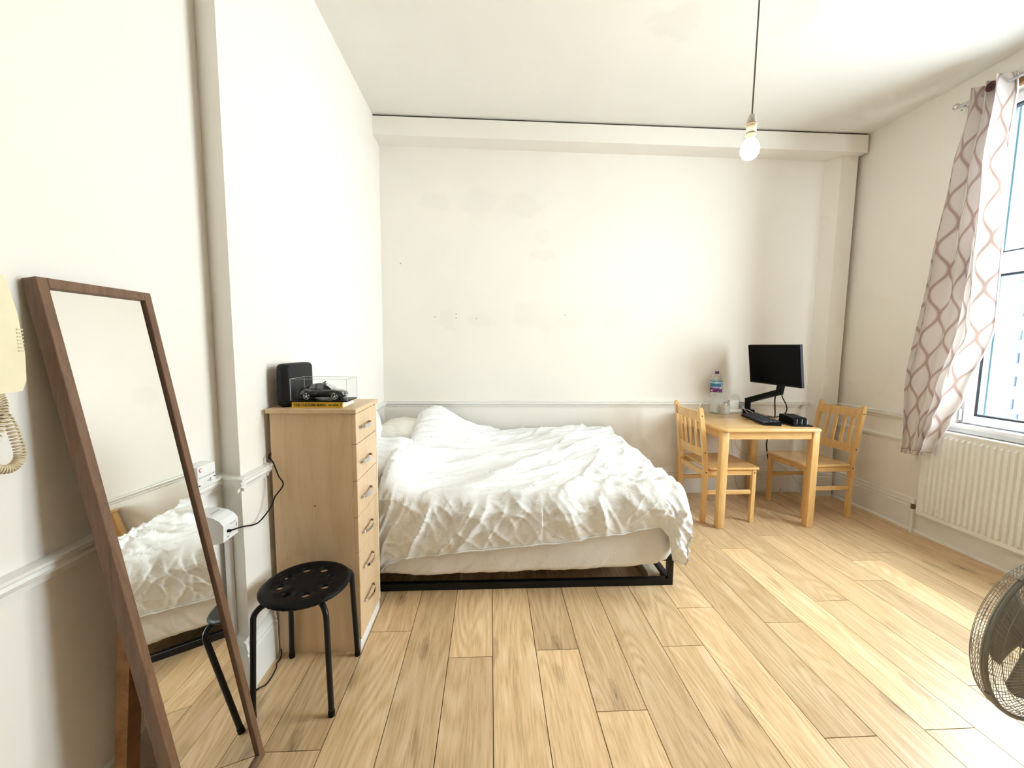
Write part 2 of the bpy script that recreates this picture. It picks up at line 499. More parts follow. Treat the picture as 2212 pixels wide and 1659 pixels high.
class MB:
    def __init__(s):
        s.b = bmesh.new()

    def box(s, x0, x1, y0, y1, z0, z1, bev=0.0, seg=2, mat=None):
        r = bmesh.ops.create_cube(s.b, size=1.0)
        vs_ = r['verts']
        for v in vs_:
            v.co = Vector((lerp(x0, x1, v.co.x + 0.5), lerp(y0, y1, v.co.y + 0.5), lerp(z0, z1, v.co.z + 0.5)))
        if bev > 0:
            es = list({e for v in vs_ for e in v.link_edges})
            r2 = bmesh.ops.bevel(s.b, geom=es, offset=bev, segments=seg, profile=0.5, affect='EDGES')
            vs_ = list({v for f in r2['faces'] for v in f.verts} | {v for v in vs_ if v.is_valid})
        if mat is not None:
            for v in vs_:
                v.co = mat @ v.co
        return s

    def cyl(s, p0, p1, r0, r1=None, n=16):
        p0, p1 = Vector(p0), Vector(p1)
        r1 = r0 if r1 is None else r1
        d = (p1 - p0).normalized()
        a = d.orthogonal().normalized()
        b = d.cross(a)
        r = [[s.b.verts.new(p + (a * math.cos(2 * PI * i / n) + b * math.sin(2 * PI * i / n)) * rr) for i in range(n)] for p, rr in ((p0, r0), (p1, r1))]
        for i in range(n):
            j = (i + 1) % n
            s.b.faces.new((r[0][i], r[0][j], r[1][j], r[1][i]))
        s.b.faces.new(list(reversed(r[0])))
        s.b.faces.new(r[1])
        return s

    def tube(s, path, r, n=8, closed=False, flat=None):
        path = [Vector(p) for p in path]
        m = len(path)
        rings = []
        nrm = None
        for i in range(m):
            a = path[(i - 1) % m] if (closed or i > 0) else path[i]
            c = path[(i + 1) % m] if (closed or i < m - 1) else path[i]
            d = (c - a).normalized()
            if nrm is None:
                nrm = d.orthogonal().normalized()
            nrm = (nrm - d * nrm.dot(d))
            nrm = nrm.normalized() if nrm.length > 1e-6 else d.orthogonal().normalized()
            bn = d.cross(nrm)
            rr = r(i / max(1, m - 1)) if callable(r) else r
            rings.append([s.b.verts.new(path[i] + (nrm * math.cos(2 * PI * k / n) + bn * math.sin(2 * PI * k / n)) * rr) for k in range(n)])
        for i in range(m if closed else m - 1):
            A, B = rings[i], rings[(i + 1) % m]
            for k in range(n):
                k2 = (k + 1) % n
                s.b.faces.new((A[k], A[k2], B[k2], B[k]))
        if not closed:
            s.b.faces.new(list(reversed(rings[0])))
            s.b.faces.new(rings[-1])
        return s

    def lathe(s, prof, c=(0, 0, 0), n=24, axis='z'):
        c = Vector(c)
        rings = []
        for (r, z) in prof:
            ring = []
            for i in range(n):
                a = 2 * PI * i / n
                if axis == 'z':
                    p = Vector((r * math.cos(a), r * math.sin(a), z))
                elif axis == 'y':
                    p = Vector((r * math.cos(a), z, r * math.sin(a)))
                else:
                    p = Vector((z, r * math.cos(a), r * math.sin(a)))
                ring.append(s.b.verts.new(c + p))
            rings.append(ring)
        for A, B in zip(rings, rings[1:]):
            for i in range(n):
                j = (i + 1) % n
                s.b.faces.new((A[i], A[j], B[j], B[i]))
        if prof[0][0] > 1e-5:
            s.b.faces.new(list(reversed(rings[0])))
        if prof[-1][0] > 1e-5:
            s.b.faces.new(rings[-1])
        return s

    def prism(s, poly, axis, a0, a1, mat=None):
        def P(u, v, a):
            return {'x': Vector((a, u, v)), 'y': Vector((u, a, v)), 'z': Vector((u, v, a))}[axis]
        A = [s.b.verts.new(P(u, v, a0)) for u, v in poly]
        B = [s.b.verts.new(P(u, v, a1)) for u, v in poly]
        n = len(poly)
        for i in range(n):
            j = (i + 1) % n
            s.b.faces.new((A[i], A[j], B[j], B[i]))
        s.b.faces.new(list(reversed(A)))
        s.b.faces.new(B)
        if mat is not None:
            for v in A + B:
                v.co = mat @ v.co
        return s

    def sweep(s, prof, p0, p1, out):
        """profile (o, z): o outwards along vector out, z up, from p0 to p1"""
        p0, p1, out = Vector(p0), Vector(p1), Vector(out).normalized()
        A = [s.b.verts.new(p0 + out * o + Vector((0, 0, z))) for o, z in prof]
        B = [s.b.verts.new(p1 + out * o + Vector((0, 0, z))) for o, z in prof]
        n = len(prof)
        for i in range(n):
            j = (i + 1) % n
            s.b.faces.new((A[i], A[j], B[j], B[i]))
        s.b.faces.new(list(reversed(A)))
        s.b.faces.new(B)
        return s

    def grid(s, fn, nu, nv, uv=False, close_u=False):
        g = [[s.b.verts.new(Vector(fn(i / (nu if close_u else nu - 1), j / (nv - 1)))) for j in range(nv)] for i in range(nu)]
        lay = s.b.loops.layers.uv.verify() if uv else None
        for i in range(nu if close_u else nu - 1):
            i2 = (i + 1) % nu
            for j in range(nv - 1):
                f = s.b.faces.new((g[i][j], g[i2][j], g[i2][j + 1], g[i][j + 1]))
                if uv:
                    for lp, (a, b) in zip(f.loops, ((i, j), (i + 1, j), (i + 1, j + 1), (i, j + 1))):
                        lp[lay].uv = (a / (nu - 1), b / (nv - 1))
        return g

    def done(s, name, mat, parent=None, smooth=35, world=True):
        bmesh.ops.recalc_face_normals(s.b, faces=s.b.faces)
        off = Vector(BASE.get(parent.name, (0, 0, 0))) if (parent is not None and world) else Vector((0, 0, 0))
        for v in s.b.verts:
            v.co = (v.co - off) * S
        me = bpy.data.meshes.new(name)
        s.b.to_mesh(me)
        s.b.free()
        if smooth:
            me.shade_smooth()
            me.set_sharp_from_angle(angle=math.radians(smooth))
        me.materials.append(mat)
        o = bpy.data.objects.new(name, me)
        COL.objects.link(o)
        if parent is not None:
            o.parent = parent
            BASE[o.name] = BASE.get(parent.name, (0, 0, 0)) if world else (0, 0, 0)
        return o


BASE = {}


def tag(o, label=None, cat=None, group=None, kind=None):
    if label:
        o['label'] = label
    if cat:
        o['category'] = cat
    if group:
        o['group'] = group
    if kind:
        o['kind'] = kind
    return o


def thing(name, label, cat, loc=(0, 0, 0), rz=0.0, group=None, kind=None):
    o = bpy.data.objects.new(name, None)
    COL.objects.link(o)
    o.empty_display_size = 0.05
    o.location = Vector(loc) * S
    o.rotation_euler = (0, 0, rz)
    BASE[o.name] = tuple(loc)
    return tag(o, label, cat, group, kind)


def copy_tree(o, parent=None):
    c = o.copy()
    COL.objects.link(c)
    if parent is not None:
        c.parent = parent
    for ch in list(o.children):
        copy_tree(ch, c)
    return c


def text_mesh(txt, size, name, mat, parent, mat4, ext=0.0006, bold=0.0):
    cu = bpy.data.curves.new(name, 'FONT')
    cu.body = txt
    cu.size = size
    cu.extrude = ext
    cu.offset = bold
    cu.align_x = 'LEFT'
    ob = bpy.data.objects.new(name + '_tmp', cu)
    COL.objects.link(ob)
    dg = bpy.context.evaluated_depsgraph_get()
    me = bpy.data.meshes.new_from_object(ob.evaluated_get(dg))
    bpy.data.objects.remove(ob)
    bpy.data.curves.remove(cu)
    off = Vector(BASE.get(parent.name, (0, 0, 0)))
    for v in me.vertices:
        v.co = (mat4 @ v.co - off) * S
    me.name = name
    me.materials.clear()
    me.materials.append(mat)
    o = bpy.data.objects.new(name, me)
    COL.objects.link(o)
    o.parent = parent
    return o


# ------------------------------------------------------------------ the room
XR, YB, ZC = 3.43, 3.88, 3.40          # right wall, back wall, ceiling
XBR, YN = -1.01, 1.655                 # breast (projecting left wall) face, its near corner
XL, YN2 = -1.113, 1.70                 # recessed left wall, where the return meets it
YF = -2.2                              # wall behind the camera


def structure(name, mb, mat, label, cat, parent=None, smooth=0):
    o = mb.done(name, mat, parent, smooth)
    if parent is None:
        tag(o, label, cat, kind='structure')
    return o


floor = structure('floor', MB().box(XL - 0.2, XR + 0.05, YF, YB + 0.05, -0.06, -0.012), M['joint'], 'light oak laminate floor of long planks', 'floor')
PW = 0.2075
joints = {-6: [1.1], -5: [0.7, 2.1], -4: [1.365], -3: [1.97], -2: [2.5], -1: [1.782], 0: [2.62], 1: [1.8125], 2: [1.474], 3: [2.56], 4: [1.812], 5: [2.096],
          6: [1.328], 7: [1.958], 8: [1.3425], 9: [2.126], 10: [1.53], 11: [2.315], 12: [1.15], 13: [2.65], 14: [1.75], 15: [2.25], 16: [1.5]}
PL = 1.40
plank_cache = {}
for k in range(-6, 17):
    x0 = 0.017 + k * PW
    x1 = x0 + PW
    x0, x1 = max(x0, XL - 0.02), min(x1, XR)
    if x1 - x0 < 0.01:
        continue
    j0 = joints[k][0]
    cuts = sorted({round(j0 + i * PL, 4) for i in range(-5, 5) if YF < j0 + i * PL < YB} | {YF, YB})
    for a, b in zip(cuts, cuts[1:]):
        if b - a < 0.02:
            continue
        key = (round(x1 - x0, 4), round(b - a, 4))
        if key not in plank_cache:
            g = 0.0016
            w, l = key
            o = MB().box(-w / 2 + g, w / 2 - g, -l / 2 + g, l / 2 - g, -0.012, 0.0).done('plank', M['plank'], floor, 0)
            plank_cache[key] = o
        else:
            o = plank_cache[key].copy()
            COL.objects.link(o)
            o.parent = floor
        o.location = Vector(((x0 + x1) / 2, (a + b) / 2, 0)) * S

structure('ceiling', MB().box(XL - 0.2, XR + 0.05, YF, YB + 0.05, ZC, ZC + 0.12), M['ceiling'], 'off-white ceiling with two faint round grey marks', 'ceiling')
structure('wall_back', MB().box(XL - 0.2, XR + 0.4, YB, YB + 0.15, -0.05, ZC), M['wall_back'], 'cream back wall behind the bed with faint grey smudges', 'wall')
wb = bpy.data.objects['wall_back']
for (hx, hz) in ((-0.522, 1.722), (-0.325, 1.752), (-0.325, 1.714), (-0.135, 1.710), (0.705, 1.755), (-0.835, 2.205)):
    MB().cyl((hx, YB - 0.0015, hz), (hx, YB + 0.002, hz), 0.0065, n=8).done('nail_hole', M['greyprint'], wb, 0)
structure('wall_front', MB().box(XL - 0.2, XR + 0.4, YF - 0.15, YF, -0.05, ZC), M['wall'], 'plain off-white wall behind the viewer', 'wall')
wl = MB()
wl.prism([(XL, YF), (XL, YN2), (XBR, YN), (XBR, YB), (XL - 0.2, YB), (XL - 0.2, YF)], 'z', -0.05, ZC)
structure('wall_left', wl, M['wall'], 'white left wall stepping out at a projecting breast', 'wall')
wr = MB()
XO = 3.80
wr.box(XR, XO, YF, WY0, -0.05, ZC)
wr.box(XR, XO, WY1, YB, -0.05, ZC)
wr.box(XR, XO, WY0, WY1, -0.05, WZ0)
wr.box(XR, XO, WY0, WY1, WZ1, ZC)
structure('wall_right', wr, M['wall'], 'cream right wall pierced by the window', 'wall')

# boxed beam under the ceiling and the pier at its right end
bm_ = MB().box(XBR, 3.405, 3.68, YB, 3.235, 3.385)
structure('trim_1', bm_, M['wall'], 'boxed cream beam running under the ceiling along the back wall', 'beam')
structure('trim_2', MB().box(XBR, 3.40, 3.692, YB, 3.385, ZC), M['gap_shade'], 'dark strip standing in for the shaded gap between the boxed beam and the ceiling', 'strip')
pier = MB()
pier.prism([(3.175, YB), (3.235, 3.76), (3.385, 3.75), (3.385, YB)], 'z', 0.0, 3.235)
structure('trim_3', pier, M['wall'], 'narrow cream pier in the far right corner under the beam', 'pier')

DADO = [(0, 0.872), (0.010, 0.874), (0.012, 0.888), (0.020, 0.893), (0.027, 0.905), (0.024, 0.914), (0.030, 0.920), (0.030, 0.928), (0.0, 0.932)]
SKIRT = [(0, 0.0), (0.018, 0.0), (0.018, 0.195), (0.013, 0.205), (0.018, 0.215), (0.012, 0.235), (0.010, 0.255), (0.0, 0.262)]
QUARTER = [(0, 0), (0.034, 0), (0.033, 0.010), (0.026, 0.018), (0.018, 0.021), (0, 0.021)]


def shift(p, dz):
    return [(o, z + dz) for o, z in p]


n_trim = [4]


def trim(prof, segs, label, cat='trim', name=None, smooth=0):
    mb = MB()
    for p0, p1, out in segs:
        mb.sweep(prof, p0, p1, out)
    nm = name or 'trim_%d' % n_trim[0]
    if not name:
        n_trim[0] += 1
    return structure(nm, mb, M['trim'], label, cat, smooth=smooth)


LEFTSEG = [((XL, YF, 0), (XL, YN2 - 0.005, 0), (1, 0, 0)), ((XL, YN2, 0), (XBR + 0.029, YN - 0.0127, 0), (-0.4, -0.92, 0)), ((XBR, YN - 0.040, 0), (XBR, YB, 0), (1, 0, 0))]
trim(shift(DADO, -0.008), LEFTSEG, 'white moulded dado rail along the left wall', 'dado rail')
trim(DADO, [((XBR, YB, 0), (3.18, YB, 0), (0, -1, 0))], 'white moulded dado rail along the back wall', 'dado rail')
trim(DADO, [((XR, 3.78, 0), (XR, 2.86, 0), (-1, 0, 0))], 'cream dado rail on the right wall between pier and curtain', 'dado rail')
trim([(0, 0.70), (0.012, 0.70), (0.016, 0.722), (0.010, 0.735), (0, 0.742)], [((XR, 3.78, 0), (XR, 2.86, 0), (-1, 0, 0))], 'thin cream lower rail on the right wall beneath the dado', 'rail')
trim(shift(SKIRT, -0.03), LEFTSEG, 'white skirting board along the left wall', 'skirting', 'baseboard_left')
trim(SKIRT, [((XBR, YB, 0), (3.18, YB, 0), (0, -1, 0)), ((3.225, 3.76, 0), (3.385, 3.75, 0), (0, -1, 0))], 'white skirting board along the back wall', 'skirting', 'baseboard_back')
trim(SKIRT, [((XR, 3.80, 0), (XR, YF, 0), (-1, 0, 0))], 'cream skirting board along the right wall', 'skirting', 'baseboard_right')
trim(QUARTER, [((XR, 3.80, 0), (XR, YF, 0), (-1, 0, 0))], 'slim floor bead at the foot of the right skirting', 'bead')

# ------------------------------------------------------------------ window
win = thing('window_1', 'white framed window with opening lower sash behind the pink curtain', 'window', (3.50, 1.87, WZ0), kind='structure')
XW = 3.50


def frame_rect(mb, y0, y1, z0, z1, w, x0, x1):
    mb.box(x0, x1, y0, y0 + w, z0, z1, 0.004, 1)
    mb.box(x0, x1, y1 - w, y1, z0, z1, 0.004, 1)
    mb.box(x0, x1, y0 + w, y1 - w, z0, z0 + w, 0.004, 1)
    mb.box(x0, x1, y0 + w, y1 - w, z1 - w, z1, 0.004, 1)


fm = MB()
frame_rect(fm, WY0, WY1, WZ0, WZ1, 0.030, 3.485, 3.56)
fm.box(3.485, 3.56, WY0, WY1, 2.03, 2.07, 0.003, 1)
fm.box(3.485, 3.56, 1.845, 1.895, WZ0, WZ1, 0.003, 1)
fm.done('frame', M['upvc'], win)
for (y0, y1) in ((WY0 + 0.025, 1.85), (1.89, WY1 - 0.025)):
    for (z0, z1, wd) in ((WZ0 + 0.01, 2.035, 0.055), (2.065, WZ1 - 0.02, 0.055)):
        sm = MB()
        frame_rect(sm, y0, y1, z0, z1, wd, 3.468, 3.535)
        sash = sm.done('sash', M['upvc'], win)
        gm = MB()
        frame_rect(gm, y0 + wd - 0.002, y1 - wd + 0.002, z0 + wd - 0.002, z1 - wd + 0.002, 0.016, 3.486, 3.53)
        gm.done('gasket', M['gasket'], sash)
        MB().box(3.504, 3.510, y0 + wd, y1 - wd, z0 + wd, z1 - wd).done('pane', M['window_glass'], sash, 0)
hg = MB()
hg.cyl((3.462, 2.775, 0.945), (3.462, 2.775, 1.03), 0.008, n=10)
hg.cyl((3.462, 2.775, 0.96), (3.462, 2.775, 0.964), 0.0095, n=10)
hg.cyl((3.462, 2.775, 1.01), (3.462, 2.775, 1.014), 0.0095, n=10)
hg.done('hinge', M['upvc'], win)
sl = MB()
sl.box(3.385, 3.49, WY0 - 0.06, WY1 + 0.085, 0.895, 0.922, 0.006)
sl.box(3.405, 3.43, WY0 - 0.04, WY1 + 0.075, 0.862, 0.895, 0.003, 1)
sl.done('window_sill', M['upvc'], win)
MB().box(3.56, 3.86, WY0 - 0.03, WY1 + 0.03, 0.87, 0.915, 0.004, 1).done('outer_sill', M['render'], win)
# painted outer reveal lining seen through the glass, with a drip groove
rv = MB()
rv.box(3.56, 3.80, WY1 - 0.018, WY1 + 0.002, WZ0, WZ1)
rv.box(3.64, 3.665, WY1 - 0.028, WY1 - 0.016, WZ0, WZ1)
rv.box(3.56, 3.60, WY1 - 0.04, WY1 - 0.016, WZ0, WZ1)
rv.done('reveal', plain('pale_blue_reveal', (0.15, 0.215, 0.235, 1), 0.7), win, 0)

# batten over the window
tag(MB().box(3.392, 3.43, 0.75, 2.70, 3.172, 3.235, 0.003, 1).done('wooden_batten', M['brownboard']), 'varnished brown wooden batten above the window', 'batten')

# neighbouring house outside
nb = thing('neighbouring_house', 'white rendered house with slate-blue brick corner seen through the window', 'house', (5.5, 3.0, -3.0))
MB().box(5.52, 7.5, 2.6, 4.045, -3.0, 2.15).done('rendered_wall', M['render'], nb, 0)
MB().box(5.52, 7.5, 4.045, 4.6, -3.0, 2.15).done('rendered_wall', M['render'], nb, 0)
for i in range(16):
    z = 0.35 + i * 0.122
    long_ = i % 2
    o = MB().box(5.495, 5.56, 3.905 if long_ else 3.955, 4.05, z, z + 0.108, 0.006, 1).done('brick', M['brick'], nb, 0)
for (y0, y1, z0, z1) in ((3.60, 3.90, 1.16, 1.50), (3.60, 3.905, 0.80, 1.10)):
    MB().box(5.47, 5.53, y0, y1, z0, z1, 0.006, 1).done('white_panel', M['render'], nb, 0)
MB().box(5.46, 5.53, 3.58, 3.90, 1.105, 1.15, 0.004, 1).done('ledge', M['brick'], nb, 0)
text_mesh('22', 0.085, 'house_number', M['brick'], nb, Matrix(((0, 0, -1, 5.468), (-1, 0, 0, 3.835), (0, 1, 0, 0.985), (0, 0, 0, 1))))
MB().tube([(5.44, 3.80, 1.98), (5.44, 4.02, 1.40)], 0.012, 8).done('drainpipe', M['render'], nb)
MB().box(5.5, 7.4, 3.3, 4.5, 2.15, 2.32, 0.05, 2).done('ivy', M['foliage'], nb)
tag(MB().box(3.9, 14.0, -6, 10, -3.2, -3.0).done('ground_outside', M['outside_ground'], None, 0), 'pale paving below the window outside', 'ground', kind='structure')

# ------------------------------------------------------------------ curtain, rod, bracket
rod = thing('curtain_rod', 'slim silver curtain rod with a round chrome finial above the window', 'curtain rod', (3.335, 1.8, 3.19))
MB().cyl((3.335, 2.90, 3.19), (3.335, 0.75, 3.19), 0.0095, n=14).done('rod', M['steel'], rod)
fi = MB()
fi.lathe([(0.0, 0.034), (0.012, 0.032), (0.020, 0.022), (0.022, 0.010), (0.016, -0.002), (0.010, -0.006)], (3.335, 2.90, 3.196), 20, 'y')
fi.done('finial', M['chrome'], rod)
for yy in (2.865, 0.80):
    b = MB()
    b.cyl((3.335, yy, 3.176), (3.43, yy, 3.176), 0.006, n=10)
    b.done('bracket', M['steel'], rod)
    MB().box(3.425, 3.43, yy + 0.06, yy + 0.115, 3.165, 3.215, 0.002, 1).done('bracket_plate', M['white_metal'], rod)
    MB().cyl((3.422, yy + 0.088, 3.20), (3.43, yy + 0.088, 3.20), 0.004, n=8).done('screw_hole', M['ink'], rod)

cur = thing('curtain', 'long pale pink curtain with wavy taupe ogee pattern gathered beside the window', 'curtain', (3.30, 2.80, 0.66))
cl_left = [(0.66, 3.00), (1.30, 3.005), (2.14, 2.94), (2.7, 2.875), (3.10, 2.835), (3.245, 2.825)]
cl_right = [(0.66, 2.795), (0.75, 2.765), (0.95, 2.69), (1.12, 2.625), (1.63, 2.525), (2.24, 2.535), (3.10, 2.575), (3.245, 2.585)]


def curtain_fn(u, v):
    z = lerp(0.665, 3.245, v)
    yl, yr = interp(cl_left, z), interp(cl_right, z)
    zz = z
    amp = interp([(0.66, 0.034), (1.0, 0.046), (2.0, 0.056), (3.24, 0.050)], z)
    ph = u * 2 * PI * 3.25 + 0.9 + 0.5 * math.sin(z * 1.3)
    uu = u + 0.030 * math.sin(ph * 2 + 0.5)
    y = lerp(yr, yl, uu)
    x = interp([(0.66, 3.292), (1.2, 3.262), (2.6, 3.262), (3.15, 3.31)], z) + amp * math.sin(ph) + 0.010 * math.sin(ph * 2.3 + z * 2.0)
    x += 0.115 * math.exp(-((u - 0.46) / 0.055) ** 2) * interp([(0.66, 0.1), (1.0, 0.7), (1.4, 1.0), (2.8, 1.0), (3.2, 0.4)], z)
    x = min(x, 3.405)
    x -= interp([(0.66, 0.03), (1.1, 0.025), (1.6, 0.0), (3.2, -0.012)], z)
    if v == 0:
        zz += 0.012 * math.sin(ph * 1.1) + 0.05 * max(0, 0.35 - u)
    zz -= 0.03 * u * (1 - v) * 0.4
    y += 0.006 * noise.noise(Vector((u * 7, z * 2.2, 3)))
    return (x, y, zz)


cm = MB()
cm.grid(curtain_fn, 110, 90, uv=True)
co = cm.done('cloth', M['curtain'], cur, 60)
ho = MB()
ho.tube([curtain_fn(i / 60, 0.012) for i in range(61)], 0.0028, 6)
ho.done('hem', M['curtain'], cur)
gr = MB()
gy = 2.672
for k in range(24):
    pass
ring_pts = [(3.335 - 0.020, gy + 0.006 * 0 + 0.025 * math.cos(2 * PI * k / 24), 3.19 + 0.025 * math.sin(2 * PI * k / 24)) for k in range(24)]
MB().tube([(3.268, gy - 0.012 + 0.024 * math.cos(2 * PI * k / 24), 3.182 + 0.024 * math.sin(2 * PI * k / 24)) for k in range(24)], 0.007, 8, True).done('grommet', plain('bronze_eyelet', (0.09, 0.03, 0.03, 1), 0.35, 0.6), cur)
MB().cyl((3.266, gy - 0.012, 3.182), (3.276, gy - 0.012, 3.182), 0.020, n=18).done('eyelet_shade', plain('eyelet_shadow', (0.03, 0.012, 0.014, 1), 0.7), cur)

# ------------------------------------------------------------------ radiator
rad = thing('radiator', 'cream panel radiator with vertical flutes under the window', 'radiator', (3.36, 2.1, 0.175))
RY0, RY1, RZ0, RZ1 = 1.25, 2.905, 0.178, 0.855
rp = MB()
nfl = 44
ys = []
pitch = (RY1 - RY0 - 0.06) / nfl
prof = [(RY0, 3.345), (RY0 + 0.03, 3.345)]
for i in range(nfl):
    y = RY0 + 0.03 + i * pitch
    prof += [(y + pitch * 0.18, 3.345), (y + pitch * 0.32, 3.329), (y + pitch * 0.68, 3.329), (y + pitch * 0.82, 3.345)]
prof += [(RY1 - 0.03, 3.345), (RY1, 3.345)]
zs = [(RZ0, 0), (RZ0 + 0.03, 0), (RZ0 + 0.045, 1), (RZ1 - 0.045, 1), (RZ1 - 0.03, 0), (RZ1, 0)]
gv = [[rp.b.verts.new((3.345 - (3.345 - x) * k, y, z)) for (z, k) in zs] for (y, x) in prof]
for A, B in zip(gv, gv[1:]):
    for j in range(len(zs) - 1):
        rp.b.faces.new((A[j], B[j], B[j + 1], A[j + 1]))
rp.done('front_panel', M['white_metal'], rad, 25)
MB().box(3.347, 3.40, RY0, RY1, RZ0, RZ1 - 0.012, 0.004, 1).done('rear_panel', M['white_metal'], rad)
MB().box(3.338, 3.402, RY0 - 0.003, RY1 + 0.003, RZ1 - 0.012, RZ1 + 0.006, 0.004, 2).done('top_grille', M['white_metal'], rad)
v_ = MB()
v_.tube(smooth_path([(3.372, 2.90, 0.215), (3.372, 2.945, 0.215), (3.372, 2.955, 0.20), (3.372, 2.955, 0.0)], 5), 0.0095, 10)
v_.done('pipe', M['white_metal'], rad)
v2 = MB()
v2.cyl((3.372, 2.955, 0.195), (3.372, 2.955, 0.235), 0.013, n=10)
v2.cyl((3.372, 2.925, 0.215), (3.372, 2.95, 0.215), 0.012, n=8)
v2.done('valve', plain('aged_brass', (0.20, 0.15, 0.09, 1), 0.45, 0.8), rad)
v3 = MB()
v3.cyl((3.372, 2.955, 0.235), (3.372, 2.955, 0.275), 0.011, 0.009, n=10)
v3.done('valve_cap', M['white_plastic'], rad)

# ------------------------------------------------------------------ pendant bulb
bx, by = 1.095, 1.75
pend = thing('pendant_bulb', 'lit bare bulb hanging from the ceiling on a brown flex', 'light bulb', (bx, by, 2.28))
MB().tube([(bx, by, 3.39), (bx + 0.001, by, 2.9), (bx, by, 2.435)], 0.0032, 8).done('flex', M['flex'], pend)
MB().lathe([(0.05, 3.40), (0.05, 3.385), (0.025, 3.36), (0.006, 3.352)], (bx, by, 0), 24).done('ceiling_rose', M['bulb_holder'], pend)
hl = MB()
hl.lathe([(0.0045, 2.440), (0.011, 2.437), (0.016, 2.425), (0.0185, 2.402), (0.0195, 2.398), (0.0195, 2.364), (0.018, 2.360)], (bx, by, 0), 24)
hd = hl.done('lamp_holder', M['bulb_holder'], pend)
MB().lathe([(0.019, 2.400), (0.0225, 2.3995), (0.0225, 2.3975), (0.019, 2.397)], (bx, by, 0), 24).done('shade_ring', M['flex'], hd)
MB().lathe([(0.018, 2.361), (0.0205, 2.361), (0.0205, 2.357), (0.018, 2.357)], (bx, by, 0), 24).done('lower_ring', M['flex'], hd)
MB().lathe([(0.0165, 2.358), (0.0165, 2.344), (0.019, 2.336)], (bx, by, 0), 24).done('bulb_neck', M['bulb_neck'], pend)
MB().lathe([(0.018, 2.338), (0.026, 2.328), (0.034, 2.312), (0.0365, 2.296), (0.034, 2.280), (0.026, 2.267), (0.014, 2.259), (0.0, 2.257)], (bx, by, 0), 28).done('bulb_glass', M['bulb'], pend)

# ------------------------------------------------------------------ mirror
mA, mPhi, mH, mW, mT = 1.562, 0.1716, 1.6307, 0.3219, 0.0354
mB = Vector((-0.792, 1.3522, mT * math.sin(mPhi)))
mu = Vector((math.cos(mA), math.sin(mA), 0))
mn = Vector((math.sin(mA), -math.cos(mA), 0))
mv = Vector((0, 0, math.cos(mPhi))) - mn * math.sin(mPhi)
mw = mn * math.cos(mPhi) + Vector((0, 0, math.sin(mPhi)))
# local mirror frame: x = 0..W from left to right, y = 0..H up, z = -T..0 depth
MM = Matrix(((mu.x, mv.x, mw.x, 0), (mu.y, mv.y, mw.y, 0), (mu.z, mv.z, mw.z, 0), (0, 0, 0, 1)))
MM = Matrix.Translation(mB - mu * mW) @ MM
mir = thing('standing_mirror', 'tall walnut-framed mirror leaning back against the left wall', 'mirror', (-0.80, 1.19, 0))
fw = 0.0255


def mbox(x0, x1, y0, y1, z0, z1, bev=0.0015):
    return MB().box(x0, x1, y0, y1, z0, z1, bev, 1, MM)


mbox(0, fw, 0, mH, -mT, 0).done('frame_side', M['walnut'], mir)
mbox(mW - fw, mW, 0, mH, -mT, 0).done('frame_side', M['walnut'], mir)
mbox(fw, mW - fw, mH - fw, mH, -mT, 0).done('frame_top', M['walnut'], mir)
mbox(fw, mW - fw, 0, fw, -mT, 0).done('frame_bottom', M['walnut'], mir)
mbox(fw - 0.004, mW - fw + 0.004, fw - 0.004, mH - fw + 0.004, -0.015, -0.009, 0).done('mirror_glass', M['mirror'], mir, 0)
mbox(fw - 0.01, mW - fw + 0.01, fw - 0.01, mH - fw + 0.01, -mT + 0.001, -0.016, 0).done('back_board', M['walnut'], mir, 0)
st = MB()
st.prism([(-1.010, 0.80), (-0.975, 0.79), (-1.055, 0.0), (-1.085, 0.0)], 'y', 1.10, 1.145)
st.done('back_leg', M['brownboard'], mir, 0)
st = MB()
st.prism([(-1.010, 0.80), (-0.975, 0.79), (-1.055, 0.0), (-1.085, 0.0)], 'y', 1.255, 1.30)
st.done('back_leg', M['brownboard'], mir, 0)

# ------------------------------------------------------------------ entry phone
ph = thing('entry_phone', 'cream wall-mounted entry phone handset at the left edge', 'telephone', (XL, 0.89, 1.35))
pb = MB()
pb.prism([(XL, 1.345), (XL + 0.030, 1.350), (XL + 0.034, 1.40), (XL + 0.030, 1.56), (XL + 0.022, 1.60), (XL, 1.605)], 'y', 0.790, 0.945)
pb.done('wall_base', M['cream'], ph, 0)
hs = MB()
hs.prism([(0.905, 1.345), (0.963, 1.348), (0.972, 1.37), (0.975, 1.43), (0.968, 1.52), (0.955, 1.585), (0.948, 1.602), (0.905, 1.606)], 'x', XL + 0.034, XL + 0.062)
hs.done('handset', M['cream'], ph, 0)
lv = MB()
for i in range(7):
    lv.box(XL + 0.0615, XL + 0.0635, 0.962, 0.974, 1.436 + i * 0.008, 1.439 + i * 0.008)
lv.done('speaker_slots', M['cream_dark'], ph, 0)
core = smooth_path([(XL + 0.05, 0.925, 1.345), (XL + 0.052, 0.930, 1.315), (XL + 0.05, 0.920, 1.27), (XL + 0.045, 0.900, 1.215), (XL + 0.045, 0.912, 1.185), (XL + 0.048, 0.938, 1.178), (XL + 0.05, 0.955, 1.20), (XL + 0.05, 0.950, 1.245), (XL + 0.05, 0.935, 1.295), (XL + 0.035, 0.915, 1.33), (XL + 0.03, 0.90, 1.35)], 30)
coil = []
nrm = Vector((1, 0, 0))
for i, p in enumerate(core):
    a = core[max(i - 1, 0)]
    c = core[min(i + 1, len(core) - 1)]
    d = (c - a).normalized()
    nn = (nrm - d * nrm.dot(d)).normalized()
    b = d.cross(nn)
    th = i / len(core) * 2 * PI * 62
    coil.append((i, p, nn, b, th))
pts = []
